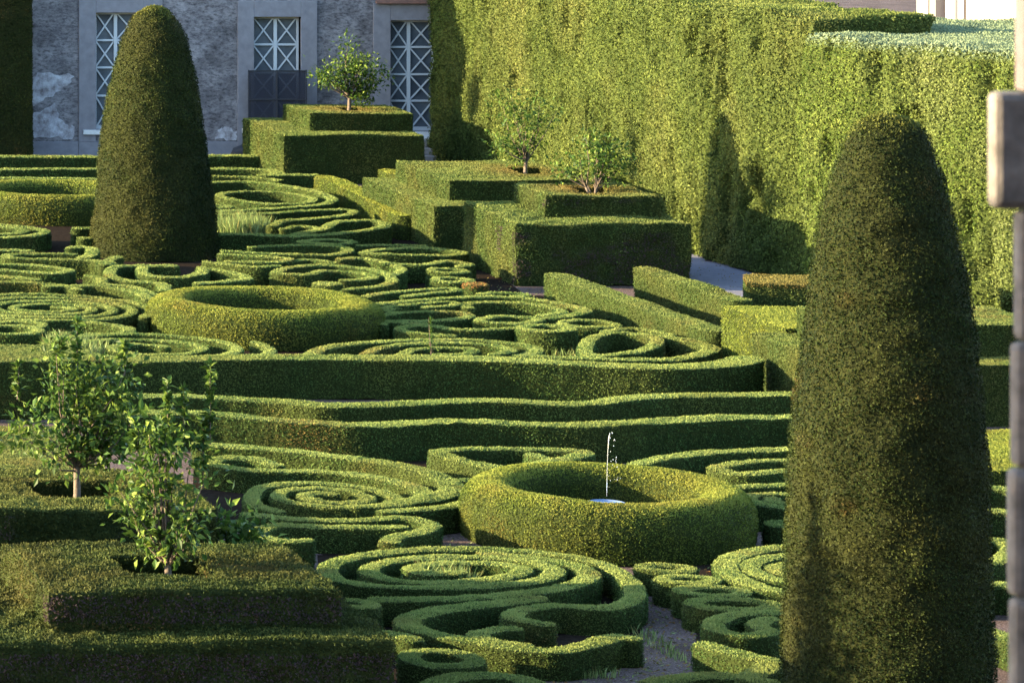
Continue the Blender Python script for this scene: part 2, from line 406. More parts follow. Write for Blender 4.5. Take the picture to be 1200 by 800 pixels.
gme = bpy.data.meshes.new('ground'); gme.from_pydata([(-900, -300, 0), (900, -300, 0), (900, 1500, 0), (-900, 1500, 0)], [], [(0, 1, 2, 3)]); gme.materials.append(m)
place('ground', gme, (0, 0, 0), kind='structure')

M['soil'] = plain('bed_soil', (0.026, 0.019, 0.014), 1.0, (0.011, 0.008, 0.006), 12, 0.7, spec=0.0)
for pg in ([(-120, 428), (884, 428), (850, 400), (690, 350), (615, 345), (555, 300), (470, 268), (372, 214), (300, 192), (-120, 192)], [(228, 516), (556, 516), (556, 590), (500, 640), (380, 650), (225, 600)],
           [(372, 650), (500, 640), (700, 655), (752, 690), (752, 772), (640, 788), (600, 812), (380, 812)], [(752, 528), (1050, 528), (1050, 612), (880, 612)],
           [(752, 660), (800, 655), (960, 640), (1150, 640), (1150, 830), (880, 830), (815, 755), (818, 720)]):
    q = [P(x, y, .004) for x, y in pg]; me = bpy.data.meshes.new('bed_soil'); o = Vector(q[0]); me.from_pydata([Vector(a) - o for a in q], [], [tuple(range(len(q)))]); me.materials.append(M['soil'])
    place('bed_soil', me, o, kind='structure')

# ================================================================== LOW BOX PARTERRE
GL, GR_, GM = 'box scrolls of the near centre bed', 'box scrolls of the near right bed', 'box scrolls of the near left bed'
GB, GU, GV, GQ = 'box scrolls beside the fountain', 'box scrolls below the far cone', 'box scrolls of the far right bed', 'box scrolls of the far left bed'
S = scroll
# near centre bed
S('large spiral of trimmed box in the nearest bed, its outer turn ending in a hook', [(548,672),(500,670),(484,664),(520,658),(580,660),(613,668),(590,678),(520,682),(455,677),(433,666),(460,655),(530,650),(610,655),(650,668),(630,681),(560,687),(450,686),(395,677),(386,662),(430,648),(510,642),(600,644),(690,656),(738,680),(742,703),(705,712),(650,709),(606,716),(604,725),(650,733)], .33, .30, group=GL, name='spiral_hedge')
S('curved box arm nested inside the outer turn of the nearest spiral', [(430,701),(520,702),(600,696),(665,687),(692,675),(670,661),(610,651),(560,648)], .33, .33, group=GL)
S('long serpentine box hedge in front of the nearest spiral, running to the gravel path', [(640,698),(560,708),(500,716),(478,725),(490,736),(540,748),(600,758),(650,762),(690,755),(725,746),(754,748)], .33, .36, group=GL)
S('short box tongue tucked inside the bend of the serpentine hedge', [(610,734),(575,737),(558,743),(580,752),(625,758)], .33, .3, group=GL)
S('stub of box hedge emerging behind the darkest square block', [(430,741),(465,744),(492,752)], .33, .33, group=GL)
oval('flat oval ring of box below the serpentine hedge', 517,770,38, .33,.28, GL)
S('box arc cut by the bottom edge, below the flat oval ring', [(500,806),(530,794),(570,791),(610,795),(630,806)], .33, .36, group=GL)
oval('small box ring half hidden by the two tier block', 408,707,25, .33,.28, GL)
S('low rough box strip along the gravel at the bottom edge', [(756,800),(790,794),(830,790),(872,793)], .22, .4, group=GR_)
# near right bed
oval('smallest box ring, nearest to the foot of the fountain ring hedge', 781,664,28, .33,.25, GR_, .62)
oval('second box ring from the fountain, overlapping the smallest one', 806,678,31, .33,.25, GR_, .62)
oval('third box ring from the fountain, beside the gravel path', 833,692,36, .33,.26, GR_, .66)
oval('widest box ring beside the gravel path', 860,706,46, .33,.28, GR_, .66)
S('angular box loop with a pointed tongue left of the near cone', [(935,718),(860,720),(836,729),(842,739),(868,744),(898,740),(885,730),(905,724)], .33, .3, group=GR_)
S('zigzag box hedge at the foot of the near cone', [(820,750),(838,757),(870,765),(903,774),(892,784),(882,793),(915,800)], .33, .36, group=GR_)
S('wide outer arc of the spiral partly behind the near cone', [(960,637),(905,642),(862,651),(848,661),(853,671),(875,682),(905,691),(960,699)], .36, .34, group=GR_)
S('middle arc of the spiral partly behind the near cone', [(960,648),(905,653),(880,661),(886,671),(920,681),(965,686)], .36, .3, group=GR_)
S('innermost arc of the spiral partly behind the near cone', [(965,660),(918,662),(908,667),(930,674),(965,675)], .36, .3, group=GR_)
# near left bed
S('long arching box hedge, rearmost in the near left bed, with a sunlit round end', [(225,520),(290,524),(340,528),(400,535),(455,543),(500,553),(528,566),(522,578),(490,585),(450,588)], .36, .40, group=GM)
S('long box loop with an open eye, second from back in near left bed', [(330,545),(300,538),(262,537),(247,541),(270,546),(310,549),(360,550),(420,555),(470,565),(498,577),(480,587),(440,592),(405,592)], .36, .32, group=GM)
spiral('tight small box spiral in the middle of the near left bed', 385,582, 16, 88, 2.3, 0.6, .33,.26, GM, tail=[(300,592),(330,600)])
S('box hedge running under the small spiral and hooking at its right end', [(280,601),(340,606),(420,608),(470,606),(504,613),(490,622),(464,628),(456,636)], .36, .30, group=GM)
S('box loop with a dark eye in front of the small spiral', [(478,617),(420,616),(370,615),(330,614),(304,620),(306,628),(335,633),(366,631)], .36, .30, group=GM)
S('box band sweeping from the small spiral to the fountain ring', [(442,599),(518,594),(556,586),(575,580)], .36, .30, group=GM)
S('triangular box loop with a warm lit side behind the fountain ring', [(515,528),(600,526),(684,530),(640,542),(600,551),(558,544)], .40, .32, True, group=GB)
S('short box bar across the triangular loop', [(618,531),(640,538)], .38, .28, group=GB)
S('short box bridge between the lit round end and the fountain ring', [(535,564),(562,562),(592,556)], .33, .3, group=GB)
# right of the fountain
S('arching box hedge rising behind the right side of the fountain ring', [(742,545),(787,534),(843,528),(925,526),(1000,527)], .40, .36, group=GB)
S('pointed box loop inside the arch right of the fountain', [(838,548),(880,541),(940,540),(965,546),(920,551),(865,555)], .38, .30, True, group=GB)
S('thin straight box strip right of the fountain ring', [(852,572),(895,570),(960,568)], .36, .3, group=GB)
spiral('small box spiral right of the fountain ring', 925,586, 18, 58, 1.6, 2.2, .36,.26, GB)
oval('dark round box stub between the fountain ring and the near cone', 922,613,16, .36,.28, GB)
# beyond the near cone, right edge
S('box arc showing between the near cone and the stone pillar, farthest', [(1120,572),(1160,570),(1200,576),(1240,590)], .36, .36, group='box scrolls behind the near cone')
S('box arc showing between the near cone and the stone pillar, second farthest', [(1110,600),(1170,598),(1230,604)], .36, .36, group='box scrolls behind the near cone')
S('bulging box loop between the near cone and the stone pillar', [(1120,640),(1165,630),(1190,640),(1170,655),(1130,660)], .36, .36, group='box scrolls behind the near cone')
S('box arc showing between the near cone and the stone pillar, second nearest', [(1110,690),(1170,684),(1220,694),(1250,710)], .36, .36, group='box scrolls behind the near cone')
S('box arc showing between the near cone and the stone pillar, nearest', [(1110,730),(1160,738),(1200,752),(1230,770)], .36, .36, group='box scrolls behind the near cone')
# three long hedges
S('tall long hedge closing the far parterre, its right end rounded', [(-60,434),(60,430),(150,423),(250,419),(400,419),(550,421),(680,426),(785,430),(850,426),(882,419)], .66, .62, group='long hedges across the garden', name='long_hedge', leaf='box')
S('long wavy hedge, middle one of the three across the garden', [(100,464),(230,464),(330,469),(375,474),(420,474),(530,470),(690,471),(730,467),(800,463),(940,462),(1100,463)], .48, .46, group='long hedges across the garden', name='long_hedge')
S('long wavy hedge nearest to the fountain, with a yellowed stretch', [(100,482),(230,484),(280,487),(340,492),(420,496),(530,494),(690,498),(760,494),(820,490),(940,488),(1100,489)], .56, .48, group='long hedges across the garden', name='long_hedge', dry=lambda p: .6 * np.clip(1 - np.abs(p[:, 0] - P(355, 492, .56)[0]) / .8, 0, 1) * (RNG.random(len(p)) < .6))
# far right bed
S('outer turn of the flat box spiral behind the tall long hedge', [(360,418),(387,407),(452,400),(540,398),(590,400),(622,405),(628,410),(605,416)], .36, .30, group=GV)
S('middle turn of the flat box spiral behind the tall long hedge', [(428,415),(440,409),(480,404),(540,403),(585,406),(600,411),(575,416)], .36, .26, group=GV)
S('inner turn of the flat box spiral behind the tall long hedge', [(466,416),(485,409),(520,407),(553,409),(545,414),(505,415)], .36, .24, group=GV)
S('warm lit oval box loop left of the low straight hedge', [(692,396),(719,389),(755,392),(768,403),(735,414),(695,417)], .40, .28, True, group=GV)
S('long box hook curling round the warm lit oval', [(772,394),(800,398),(836,408),(790,420),(735,422),(680,420),(620,418)], .40, .34, group=GV)
oval('deep round box ring with an open centre, right bed of the far parterre', 640,385,26, .40,.28, GV)
oval('flat box ring right of the deep round one', 690,379,31, .36,.24, GV)
S('flat box loop left of the deep round ring', [(562,376),(590,370),(630,373),(602,379)], .36, .26, True, group=GV)
S('open box hook in front of the deep round ring', [(535,394),(490,391),(470,386),(490,381),(540,386),(600,384),(622,382)], .36, .26, group=GV)
oval('rounded box lump behind the flat spiral', 492,379,10, .36,.26, GV)
S('long flat box loop level with the near edge of the middle ring hedge', [(445,370),(480,366),(540,367),(548,371),(505,375),(450,375)], .36, .24, True, group=GV)
S('long box arc curling at the foot of the low straight hedge', [(438,357),(480,352),(540,348),(600,348),(645,353),(678,361),(686,366),(664,371),(640,373)], .36, .28, group=GV)
S('flat box loop under the long arc', [(441,362),(480,358),(528,355),(535,358),(495,362)], .36, .22, group=GV)
S('box hook with a lit inner side under the long arc', [(550,362),(548,356),(585,354),(637,358),(657,365),(630,371)], .36, .26, group=GV)
S('slim box loop behind the long arc', [(425,349),(450,344),(500,339),(530,337),(534,341),(500,344),(470,348)], .36, .24, group=GV)
S('flat pointed box loop near the corner of the big three tier block row', [(428,297),(470,291),(515,292),(543,296),(490,299)], .36, .26, True, group=GV)
S('small box arm behind the flat pointed loop', [(418,288),(450,287),(500,289)], .36, .26, group=GV)
S('box wave in front of the flat pointed loop', [(443,309),(495,311),(525,306),(552,309),(535,313)], .36, .24, group=GV)
oval('box rosette below the box wave', 525,317,20, .36,.22, GV)
oval('small box ring below the rosette', 531,328,20, .36,.22, GV)
oval('tiny box ring with a dead orange top beside the shaded block', 556,333,9, .36,.26, GV, dry=lambda p: np.where(RNG.random(len(p)) < .8, 1.0, 0.1) * (p[:, 2] > .28))
# below the far cone
S('double curl of box right of the middle ring hedge top', [(400,339),(444,335),(459,326),(437,315),(390,310),(345,312),(325,320),(357,322),(378,317),(420,319),(438,325),(420,328),(395,328)], .38, .26, group=GU)
oval('square box lump inside the double curl', 383,333,10, .38,.3, GU)
S('thin box hairpin right of the far cone, lower one', [(256,297),(300,300),(338,303),(320,307),(262,306)], .38, .26, group=GU)
S('box hairpin with a long flat back right of the far cone', [(258,294),(330,297),(390,297),(410,292),(394,288),(330,287),(290,289)], .38, .26, group=GU)
S('small box eye above the long flat hairpin', [(352,283),(390,281),(414,284),(396,287)], .38, .24, True, group=GU)
S('straight sunny box band right of the far cone', [(246,274),(300,275),(345,277)], .36, .34, group=GU)
S('wide open box loop with a bright far side', [(340,277),(378,268),(400,260),(438,258),(452,263),(428,270),(385,275)], .40, .28, True, group=GU)
S('outer turn of the box oval right of the far cone', [(240,214),(286,213),(342,220),(386,230),(384,238),(330,244),(246,248)], .40, .28, group=GU)
S('inner box ring of the oval right of the far cone', [(258,228),(285,224),(330,225),(366,232),(352,239),(300,238)], .40, .24, True, group=GU)
S('scalloped box hedge in front of the oval', [(246,252),(320,250),(360,247),(408,246),(412,250),(368,256),(335,258),(318,264)], .38, .26, group=GU)
oval('little box lump at the right flank of the far cone', 256,241,12, .34,.28, GU)
S('box U shape at the front foot of the far cone', [(165,313),(170,321),(190,325),(213,325),(236,320),(236,313)], .38, .26, group=GU)
S('box hook at the front left foot of the far cone', [(210,311),(165,311),(136,313),(131,322),(150,328),(188,331),(192,341)], .38, .28, group=GU)
S('pointed box corner at the front right foot of the far cone', [(240,314),(270,319),(288,327),(250,331),(226,332)], .38, .28, group=GU)
# far left bed
spiral('large flat box spiral left of the middle ring hedge', 55,361, 22, 122, 4.3, 1.2, .36,.24, GQ, sgn=-1)
S('box tongue under the large flat spiral', [(40,376),(94,377),(150,385),(130,391),(60,390)], .34, .26, group=GQ)
oval('box ring at the left edge behind the lemon tree', 8,386,36, .36,.26, GQ)
spiral('shallow box spiral in front of the middle ring hedge', 175,407, 26, 140, 3.0, 0.3, .36,.24, GQ)
spiral('sunny box spiral at the left edge below the far ring hedge', -14,271, 20, 78, 2.4, 0.8, .36,.26, GQ)
S('straight box stub at the left edge above the hairpin', [(-40,293),(0,293),(40,294)], .36, .28, group=GQ)
S('long box hairpin left of the far cone', [(92,298),(50,297),(14,298),(10,302),(60,304),(112,306),(126,311)], .38, .28, group=GQ)
S('round box nub left of the far cone foot', [(78,291),(103,290),(107,298),(95,303)], .38, .3, group=GQ)
S('bright short box strip at the left flank of the far cone, upper', [(84,268),(118,267),(160,268)], .36, .3, group=GQ)
S('bright short box strip at the left flank of the far cone, lower', [(90,279),(120,278),(160,279)], .36, .3, group=GQ)
S('pointed box leaf shape at the left edge', [(-40,309),(40,311),(80,317),(60,320),(0,317),(-40,316)], .36, .28, group=GQ)
S('box arm with a blunt end at the left edge', [(-40,322),(10,323),(46,328)], .36, .32, group=GQ)
S('bright box arc wrapping the right side of the large flat spiral', [(50,336),(112,335),(152,341),(178,352)], .36, .28, group=GQ)
S('short box arc between the second hedge and the oval right of the far cone', [(238,207),(290,208),(330,212)], .36, .26, group=GU)
S('box arm joining the hook and the far cone', [(140,300),(125,306),(133,310)], .34, .28, group=GQ)
S('box crescent right of the far cone foot', [(238,306),(262,309),(300,313),(330,312)], .36, .24, group=GU)
S('slim box arc between double curl and flat pointed loop', [(395,303),(425,302),(445,305),(470,316),(462,322)], .36, .24, group=GU)
S('box tongue pointing at the shaded block', [(560,345),(585,343),(618,344),(600,347)], .36, .24, group=GV)
S('thin box line between the large flat spiral and the leaf shape', [(-30,330),(30,331),(70,334),(95,340)], .36, .24, group=GQ)
S('thin box hook above the left box ring', [(-30,378),(20,376),(50,380),(40,384)], .36, .24, group=GQ)
S('thin box wave left of the middle ring hedge', [(100,323),(118,327),(122,333),(150,335),(185,347)], .36, .24, group=GQ)
S('thin box line before the scalloped hedge', [(330,268),(350,265),(372,267),(366,272)], .36, .22, group=GU)
S('thin box arc behind the double curl', [(330,307),(360,304),(395,308)], .36, .22, group=GU)
S('thin box arc inside the long curling arc', [(470,366),(455,363),(470,359),(500,356)], .36, .2, group=GV)
S('thin box hook before the long flat loop', [(448,381),(452,376),(462,378),(480,378)], .36, .22, group=GV)
S('thin box arc right of the flat ring', [(705,388),(740,384),(770,388),(790,393)], .36, .22, group=GV)
# back edge
S('straight hedge running along the foot of the facade', [(-80,184),(120,184),(322,183)], .42, .5, group='hedges along the facade', name='long_hedge')
S('second straight hedge before the facade', [(-80,199),(120,198),(240,197),(312,199),(330,204)], .42, .42, group='hedges along the facade', name='long_hedge')
S('third hedge before the facade, left of the far cone', [(-80,210),(60,209),(130,210)], .34, .4, group='hedges along the facade', name='long_hedge')
S('short straight hedge before the back two tier block', [(302,206),(340,205),(372,205)], .42, .42, group='hedges along the facade', name='long_hedge')
S('slanting hedge running from the back block towards the middle block', [(376,206),(402,214),(440,233),(478,254)], .52, .5, group='slanting side hedges', name='long_hedge', leaf='ring')
S('low bright hedge between back block and middle block', [(450,199),(490,207)], .5, .55, group='slanting side hedges', name='long_hedge', leaf='ring')
S('long slanting hedge left of the flagged passage, the lower one', [(648,320),(740,352),(848,390)], .52, .55, group='slanting side hedges', name='long_hedge', leaf='block')
S('slanting hedge left of the flagged passage, the upper one', [(752,313),(812,332),(872,353)], .70, .5, group='slanting side hedges', name='long_hedge', leaf='block')

# ================================================================== CLIPPED BLOCKS
XL, XR = 25.55, 29.0
def dirt(x, y, r):
    return lambda p: np.clip(1.1 - np.hypot(p[:, 0] - x, p[:, 1] - y) / r, 0, 1) * (0.5 + 0.5 * RNG.random(len(p))) * 0.8
def twiggy(z1, sc_=1.1, sd=5, thr=.05, yf=(0, 0)):
    return lambda p: np.clip((vnoise(p * sc_, sd) + .5 * vnoise(p * sc_ * 3, sd + 1) - thr) * 4, 0, 1) * (((p[:, 2] < 1.08) & (p[:, 2] > .05)) | ((p[:, 2] > 1.3) & (p[:, 2] < z1 - .06))) * ((np.abs(p[:, 1] - yf[0]) < .16) | (np.abs(p[:, 1] - yf[1]) < .16)) * (RNG.random(len(p)) < .85)
GK = 'two tier clipped blocks holding citrus trees'
block('stepped_hedge', [(rect(XL, XR, 102.4, 106.6), 0, 1.2, None), (rect(26.45, 29.02, 103.5, 106.0), 1.18, 1.62, (.4, .62, .3, .62, .3))],
      'two tier clipped block in front of the facade with a citrus tree', GK, dry=dirt(27.75, 104.6, 1.2))
block('stepped_hedge', [(rect(XL, 29.3, 89.5, 95.2), 0, 0.92, None), (rect(26.15, 29.2, 90.5, 94.6), .9, 1.37, (.65, .9, .3, .62, .3))],
      'two tier clipped block in the middle of the row, partly hidden', GK, dry=dirt(28.4, 92.4, 1.3))
block('stepped_hedge', [(rect(XL, XR, 83.7, 87.4), 0, 1.25, None), (rect(26.5, 28.75, 84.8, 87.0), 1.23, 1.67, (.4, .7, .3, .65, .3))],
      'two tier clipped block with dark front beside the slanting hedges', GK, amp=(.06, .03), freq=(.9, 4.5), out=.014, dry=dirt(27.6, 85.9, 1.2), bare=twiggy(1.67, 1.0, 8, .0, (83.7, 84.8)))
block('stepped_hedge', [(rect(7.4, 12.62, 45.7, 49.3), 0, 1.2, None), (rect(8.92, 12.13, 46.25, 48.8), 1.18, 1.66, (.33, .64, .3, .66, .4))],
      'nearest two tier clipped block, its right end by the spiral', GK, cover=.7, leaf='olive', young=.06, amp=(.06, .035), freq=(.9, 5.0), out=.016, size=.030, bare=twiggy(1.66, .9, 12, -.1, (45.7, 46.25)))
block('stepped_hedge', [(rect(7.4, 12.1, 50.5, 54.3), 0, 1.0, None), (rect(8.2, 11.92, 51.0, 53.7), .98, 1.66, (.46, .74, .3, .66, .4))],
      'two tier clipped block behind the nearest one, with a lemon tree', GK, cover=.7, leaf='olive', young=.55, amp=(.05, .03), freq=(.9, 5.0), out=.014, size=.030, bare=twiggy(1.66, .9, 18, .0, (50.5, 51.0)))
block('clipped_block', [(rect(7.0, 12.0, 57.0, 61.8), 0, .85, None)], 'broad flat topped block catching sun at the left edge', GK)
block('clipped_block', [(rect(10.0, 13.9, 67.6, 69.3), 0, .95, None)], 'dark fronted low block at the left edge behind the lemon tree', GK)
# right side
bl, fl = P(847, 360, 1.05), P(921, 386, 1.05)
block('clipped_block', [([fl[:2], (fl[0] + 2.2, fl[1] - .1), (fl[0] + 2.4, bl[1]), bl[:2]], 0, 1.05, None)], 'bright sided tall block left of the near cone', 'plain clipped blocks at right', leaf='ring', shift=.22)
a = P(876, 333, .75); b2 = P(872, 323, .75)
block('clipped_block', [([a[:2], (a[0] + 3.4, a[1] - .9), (b2[0] + 3.6, b2[1]), b2[:2]], 0, .75, None)], 'brownish topped block at the end of the flagged passage', 'plain clipped blocks at right', dry=lambda p: (p[:, 2] > .7) * .4)
q0 = P(975, 428, .98)
block('stepped_hedge', [(rect(q0[0], q0[0] + 4.2, 66.9, 70.5), 0, .98, None), (rect(q0[0] + .6, q0[0] + 3.8, 67.8, 70.0), .96, 1.5, None)],
      'two tier clipped block between the near cone and the stone pillar', GK)
q1 = P(1100, 552, .45)
block('clipped_block', [(rect(q1[0], q1[0] + 3.5, q1[1], q1[1] + 3.6), 0, .45, None)], 'low sunny block top between near cone and stone pillar', 'plain clipped blocks at right', leaf='ring')

# ================================================================== RING HEDGES AND CONES
ring_hedge(712, 632, 1.95, .78, 'rounded ring hedge around the fountain')
ring_hedge(311, 393, 2.13, .68, 'rounded bright ring hedge between the far cone and the long hedges')
ring_hedge(64, 253, 2.1, .64, 'far ring hedge cut by the left edge, before the facade')
c = P(180, 299); k = F / c[1]
prof = [(71, 300), (70.5, 270), (66.5, 235), (62, 195), (57, 155), (51.5, 118), (46, 88), (41.5, 66), (36, 47), (30, 33), (22, 21), (13, 13), (5, 9.8), (0.3, 9.2)]
cone(c[0], c[1], [(r / k, (299 - y) / k) for r, y in prof], 'tall bullet shaped yew standing before the facade')
c2 = P(1040, 850); k2 = F / c2[1]
prof2 = [(114, 850), (113.5, 780), (111.5, 700), (109, 610), (108, 592), (104, 582), (106.5, 570), (103, 500), (93, 400), (78, 300), (69, 250), (57.5, 207), (51, 187), (43, 168), (34, 153), (23, 143), (11, 138.5), (.4, 137.5)]
cone(c2[0], c2[1], [(r / k2, (850 - y) / k2) for r, y in prof2], 'largest bullet shaped yew, close to the stone pillar', size=.027)

# ================================================================== TALL HEDGE WALL AT RIGHT
def wall_hedge(name, pts, depth, z1, label, leaf, seed, size=.052, amp=(.10, .028), zlo=0, bare=None):
    """front follows the plan points; depth pushes the back away to the right"""
    path = np.array(pts, float)
    s = np.concatenate([[0], np.cumsum(np.linalg.norm(np.diff(path, axis=0), axis=1))]); n = int(s[-1] / .08)
    t = np.linspace(0, s[-1], n); q = np.stack([np.interp(t, s, path[:, 0]), np.interp(t, s, path[:, 1])], 1)
    # vertical creases of separate plants grown together
    ph = q[:, 1] * 1.9
    crease = 0.17 * np.abs(np.sin(ph + 1.3 * np.sin(ph * .37) + .8 * np.sin(ph * 1.13))) ** 0.45 - 0.15
    crease = crease * (0.45 + 0.55 * np.abs(np.sin(ph * .21 + 1)))
    m = int(z1 / .12); zz = np.linspace(zlo, z1, m)
    rs = np.random.default_rng(seed)
    for yc in np.arange(q[:, 1].min(), q[:, 1].max(), .9):
        yc += rs.uniform(-.35, .35); crease = crease - rs.uniform(.02, .13) * np.exp(-((q[:, 1] - yc) / rs.uniform(.05, .12)) ** 2)
    V = np.zeros((n, m, 3)); V[:, :, 0] = q[:, :1] - crease[:, None] * (.8 + .3 * np.sin(zz * 1.1 + 1)[None]); V[:, :, 1] = q[:, 1:]; V[:, :, 2] = zz
    V[:, :, 0] += .10 * np.clip((zz - z1 + .4) / .4, 0, 1)[None] ** 2
    pq = V.reshape(-1, 3) * np.array([.8, 1.7, .75])
    V[:, :, 0] += (0.24 * np.clip((vnoise(pq * 1.5, seed) + .5 * vnoise(pq * 3.4, seed + 2) - .38) * 3, 0, 1)).reshape(n, m)
    f1 = (V.reshape(-1, 3), grid_quads(n, m)[:, ::-1])
    dd = np.linspace(0, depth, max(int(depth / .14), 2))
    W = np.zeros((n, len(dd), 3)); W[:, :, 0] = V[:, -1, 0][:, None] + dd; W[:, :, 1] = q[:, 1:]; W[:, :, 2] = z1
    f2 = (W.reshape(-1, 3), grid_quads(n, len(dd))[:, ::-1])
    ends = []
    for i, flip in ((0, 0), (n - 1, 1)):
        E = np.zeros((len(dd), m, 3)); E[:, :, 0] = V[i, :, 0][None] + dd[:, None]; E[:, :, 1] = q[i, 1]; E[:, :, 2] = zz
        qd = grid_quads(len(dd), m); ends.append((E.reshape(-1, 3), qd if flip == 0 else qd[:, ::-1]))
    B = np.zeros((n, m, 3)); B[:] = V; B[:, :, 0] = (q[:, 0] + depth)[:, None]
    VV, QQ = join([f1, f2] + ends + [(B.reshape(-1, 3), grid_quads(n, m))])
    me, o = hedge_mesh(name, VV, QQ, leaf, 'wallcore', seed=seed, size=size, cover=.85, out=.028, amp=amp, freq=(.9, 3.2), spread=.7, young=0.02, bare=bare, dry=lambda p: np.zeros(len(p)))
    return place(name, me, o, None, label, 'hedge', None)
wall_hedge('tall_hedge', [(30.75, 108.2), (30.7, 97), (30.7, 88.8), (30.95, 85.6), (31.55, 84.1)][::-1], 2.4, 5.32, 'tall sunlit hedge wall rising out of frame beside the passage', 'wall', 301)
wall_hedge('tall_hedge', [(33.95, 88.3), (33.85, 84.4), (31.3, 84.0), (31.95, 82.2), (33.4, 79.2), (36.2, 75.0)][::-1], 6.4, 5.0, 'lower hedge wall with a grey green flat top right of the tall one', 'wallpale', 340, bare=lambda p: np.clip((p[:, 2] - 4.8) / .2, 0, 1) * .85)

# ================================================================== FACADE
YF = 108.7; KF = F / YF
fx = lambda x: (x - VX) / KF
fz = lambda y: H - (y - VY) / KF
def plaster(name):
    m, nt, N, L = mat(name)
    out = N.new('ShaderNodeOutputMaterial'); b = N.new('ShaderNodeBsdfPrincipled'); b.inputs['Roughness'].default_value = 0.92
    g = N.new('ShaderNodeNewGeometry')
    a = N.new('ShaderNodeTexNoise'); a.inputs['Scale'].default_value = 1.3; a.inputs['Detail'].default_value = 9; a.inputs['Roughness'].default_value = 0.7
    c = N.new('ShaderNodeTexNoise'); c.inputs['Scale'].default_value = 7; c.inputs['Detail'].default_value = 8; c.inputs['Roughness'].default_value = 0.75
    mp = N.new('ShaderNodeMapping'); mp.inputs['Scale'].default_value = (1.0, 1.0, 2.2)
    L.new(g.outputs['Position'], mp.inputs[0]); L.new(mp.outputs[0], c.inputs['Vector']); L.new(g.outputs['Position'], a.inputs['Vector'])
    r1 = ramp(N, [(0.36, (0.080, 0.074, 0.080)), (0.5, (0.160, 0.148, 0.158)), (0.66, (0.25, 0.234, 0.245))]); L.new(a.outputs['Fac'], r1.inputs[0])
    r2 = ramp(N, [(0.38, (0.30, 0.29, 0.31)), (0.5, (0.85, 0.85, 0.86)), (0.64, (1.2, 1.18, 1.16))]); L.new(c.outputs['Fac'], r2.inputs[0])
    mx = nnode(N, 'ShaderNodeMix', data_type='RGBA', blend_type='MULTIPLY'); mx.inputs[0].default_value = 1
    L.new(r1.outputs[0], mx.inputs[6]); L.new(r2.outputs[0], mx.inputs[7]); L.new(mx.outputs[2], b.inputs['Base Color'])
    bp = N.new('ShaderNodeBump'); bp.inputs['Strength'].default_value = 0.7; bp.inputs['Distance'].default_value = 0.03
    L.new(c.outputs['Fac'], bp.inputs['Height']); L.new(bp.outputs[0], b.inputs['Normal']); L.new(b.outputs[0], out.inputs[0])
    return m
M['plaster'] = plaster('worn_plaster')
M['frame'] = plain('granite_frame', (0.195, 0.188, 0.21), 0.85, (0.145, 0.14, 0.157), 5, 0.3)
M['rubble'] = plain('bared_rubble', (0.46, 0.46, 0.50), 0.9, (0.12, 0.10, 0.105), 5.5, 0.9)
M['muntin'] = plain('white_painted_bars', (0.42, 0.44, 0.47), 0.6)
M['glass'] = plain('door_glass', (0.045, 0.055, 0.07), 0.25, (0.10, 0.115, 0.135), 1.3)
M['dark'] = plain('dark_void', (0.03, 0.03, 0.035), 0.8)
M['step'] = plain('worn_step_stone', (0.30, 0.28, 0.27), 0.9, (0.18, 0.16, 0.15), 9, 0.4)
M['pale'] = plain('pale_stone', (0.60, 0.60, 0.60), 0.85, (0.45, 0.45, 0.45), 8, 0.3)
M['terra'] = plain('terracotta', (0.22, 0.11, 0.085), 0.85, (0.12, 0.07, 0.06), 9)
fac = empty('palace_facade', (fx(250), YF, 0), 'weathered plaster facade with three tall glazed doors in stone frames', 'building')
DOORS = [(112, 168, 15, 152, 137, 92, 190, -2, (48, 80, 113)), (297, 352, 20, 150, 324.5, 278, 371, 1, (53, 86, 117)), (457, 511, 24, 154, 481, 437, 530, 4, (56, 88, 119))]
mb = MB(); Y0 = YF
xs = [fx(-160)]
for d in DOORS: xs += [fx(d[0]), fx(d[1])]
xs.append(fx(760))
for i in range(0, len(xs), 2): mb.box(xs[i], xs[i + 1], Y0, Y0 + .6, 0, 7.5)
for d in DOORS:
    mb.box(fx(d[0]), fx(d[1]), Y0, Y0 + .6, fz(d[2]), 7.5); mb.box(fx(d[0]), fx(d[1]), Y0, Y0 + .6, 0, fz(d[3]) - .001)
mb.build('wall', M['plaster'], fac)
